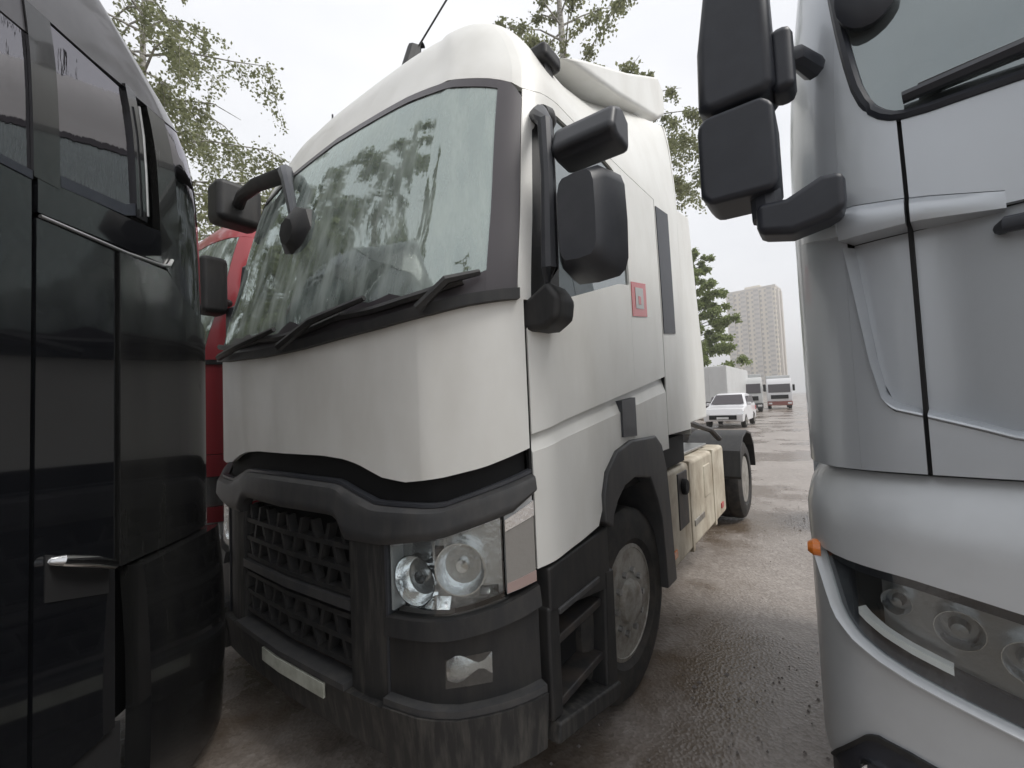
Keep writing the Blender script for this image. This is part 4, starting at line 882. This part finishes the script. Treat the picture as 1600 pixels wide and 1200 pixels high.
# ---------------------------------------------------------------- trees
def leafmat(name, c1, c2):
    m = bpy.data.materials.new(name); m.use_nodes = True; n = m.node_tree; b = n.nodes['Principled BSDF']
    t = n.nodes.new('ShaderNodeNewGeometry'); cr_ = n.nodes.new('ShaderNodeMix'); cr_.data_type = 'RGBA'
    cr_.inputs['A'].default_value = (*c1, 1); cr_.inputs['B'].default_value = (*c2, 1)
    n.links.new(t.outputs['Random Per Island'], cr_.inputs[0]); n.links.new(cr_.outputs['Result'], b.inputs['Base Color']); b.inputs['Roughness'].default_value = .6
    tl = n.nodes.new('ShaderNodeBsdfTranslucent'); n.links.new(cr_.outputs['Result'], tl.inputs[0])
    mi = n.nodes.new('ShaderNodeMixShader'); mi.inputs[0].default_value = .45
    o = n.nodes['Material Output']; n.links.new(b.outputs[0], mi.inputs[1]); n.links.new(tl.outputs[0], mi.inputs[2]); n.links.new(mi.outputs[0], o.inputs[0])
    return m
LEAF_B = leafmat('birch_leaf', (.17, .19, .09), (.31, .325, .18))
LEAF_D = leafmat('dense_leaf', (.16, .21, .065), (.30, .35, .14))
BARK = mat('birch_bark', (.50, .48, .44), .8, var=.9, vscale=5, vcol=(.06, .055, .05), stretch=(1, 1, 3.5))
BARKD = mat('dark_bark', (.10, .08, .06), .9, var=.6, vscale=8)
def tree(name, label, x, y, h, rad, base, nl, leaf, lm, bm, seed, droop=.6, cat='tree', dens=1., group=None):
    rg = random.Random(seed)
    t = thing(name, label, cat, (x, y, 0), rg.uniform(0, 6), group)
    lean = (rg.uniform(-.03, .03)*h, rg.uniform(-.03, .03)*h)
    def tp(s): return Vector((lean[0]*s + .12*math.sin(s*7), lean[1]*s + .12*math.cos(s*6), h*s))
    MB().tube([tp(i/10) for i in range(11)], [max(.02, .018*h*(1 - i/10.4)) for i in range(11)], 10).build('trunk', bm, t)
    lim = MB(); lf = MB()
    def leafq(p):
        d = Vector((rg.gauss(0, 1), rg.gauss(0, 1), rg.gauss(-.3, .8))).normalized(); a = d.cross(Vector((rg.gauss(0,1), rg.gauss(0,1), rg.gauss(0,1)))).normalized()
        l = leaf*rg.uniform(.7, 1.35); w = l*.36
        lf.v += [p, p + d*l*.5 + a*w, p + d*l, p + d*l*.5 - a*w]; k = len(lf.v); lf.f.append((k-4, k-3, k-2, k-1))
    for i in range(nl):
        s = base + (1 - base)*((i + rg.random())/nl)**.9; s = min(s, .98)
        env = rad*(1 - ((s - base)/(1 - base + 1e-6))**1.6*.85)*rg.uniform(.55, 1.1)
        a = i*2.4 + rg.uniform(-.4, .4); dr = Vector((math.cos(a), math.sin(a), 0)); p0 = tp(s)
        pts = [p0 + dr*env*q + Vector((0, 0, env*(.55*q - droop*.55*q*q) + rg.uniform(-.08, .08)*env)) for q in (0, .35, .7, 1)]
        lim.tube(pts, [.012*h*.3*(1-s) + .03, .03, .02, .008], 5)
        for k in range(max(3, int(env*2.6))):
            q = rg.uniform(.25, 1.02); j = min(2, int(q*3)); pb = pts[j].lerp(pts[j+1], min(1, q*3 - j))
            ln_ = rg.uniform(.35, 1.15)*(.35 + .5*droop)*env*.55; sw = Vector((rg.gauss(0, .35), rg.gauss(0, .35), 0)) + dr*.25
            pe = pb + sw*ln_ + Vector((0, 0, -droop*ln_ + (1 - droop)*ln_*.5)); pm = pb.lerp(pe, .5) + Vector((0, 0, .12*ln_))
            lim.tube([pb, pm, pe], [.011, .007, .003], 3)
            for c in range(int(dens*(9 + ln_*26))):
                w_ = rg.random(); pp = (pb.lerp(pm, w_*2) if w_ < .5 else pm.lerp(pe, w_*2 - 1)) + Vector((rg.gauss(0, .09), rg.gauss(0, .09), rg.gauss(-.04, .10)))*(.6 + .25*env)
                leafq(pp)
    lim.build('limbs', bm, t, smooth=60)
    me = bpy.data.meshes.new('crown'); me.from_pydata(lf.v, [], lf.f); me.materials.append(lm); o = bpy.data.objects.new('crown', me); link(o, t)
    return t
def ground_xy(px_over_f, d): return (px_over_f*d, d)
tree('birch_tree', 'tall birch hanging thin leafy twigs above the black lorry', -12.0, 14.0, 18, 6.2, .34, 52, .115, LEAF_B, BARK, 3, 1.0, dens=2.3, group='birches round the yard')
tree('birch_tree', 'loose birch further back behind the red lorry and far mirror', -14.5, 25, 15, 4.6, .2, 36, .16, LEAF_B, BARK, 5, .8, dens=1.6, group='birches round the yard')
tree('birch_tree', 'tall birch whose top shows straight above the white cab roof', 3.1, 19.5, 25.5, 4.0, .5, 46, .15, LEAF_B, BARK, 11, .45, dens=2.0, group='birches round the yard')
tree('birch_tree', 'birch with hanging sprigs between the white roof deflector and silver mirror', 7.0, 22.5, 19.0, 4.4, .64, 28, .15, LEAF_B, BARK, 23, .9, dens=2.2, group='birches round the yard')
tree('leafy_tree', 'dense green tree over the far trailer beside the tower block', 17.2, 40, 15.5, 4.6, .2, 64, .22, LEAF_D, BARKD, 8, .5, dens=4)
for i, (x, y, h_, r_) in enumerate(((-14.5, 7.5, 17, 5.0), (-13, 3.0, 20, 5.5), (-12, -3.5, 19, 5.5), (-5, -13, 16, 4.2), (7, -14, 15, 4.2))):
    tree('birch_tree', ['birch left of the black lorry mirrored in the windscreen', 'tall birch left of the yard seen only in reflections', 'birch behind the camera to the left', 'birch standing behind the camera', 'birch behind the camera to the right'][i], x, y, h_, r_, .2, 40 if i < 3 else 24, .24, LEAF_B, BARK, 40 + i, .9, dens=1.5 if i < 3 else .8, group='birches round the yard')

# thin air over the yard and the far town
HZ = bpy.data.materials.new('haze_air'); HZ.use_nodes = True; n = HZ.node_tree; n.nodes.clear()
o_ = n.nodes.new('ShaderNodeOutputMaterial'); pv = n.nodes.new('ShaderNodeVolumePrincipled')
pv.inputs['Color'].default_value = (.96, .955, .95, 1); pv.inputs['Density'].default_value = .0016; pv.inputs['Anisotropy'].default_value = .2
n.links.new(pv.outputs[0], o_.inputs['Volume'])
hz = MB().lohi((-750, -750, -1.1), (750, 950, 76)).build('haze', HZ, None, smooth=0); hz['kind'] = 'stuff'
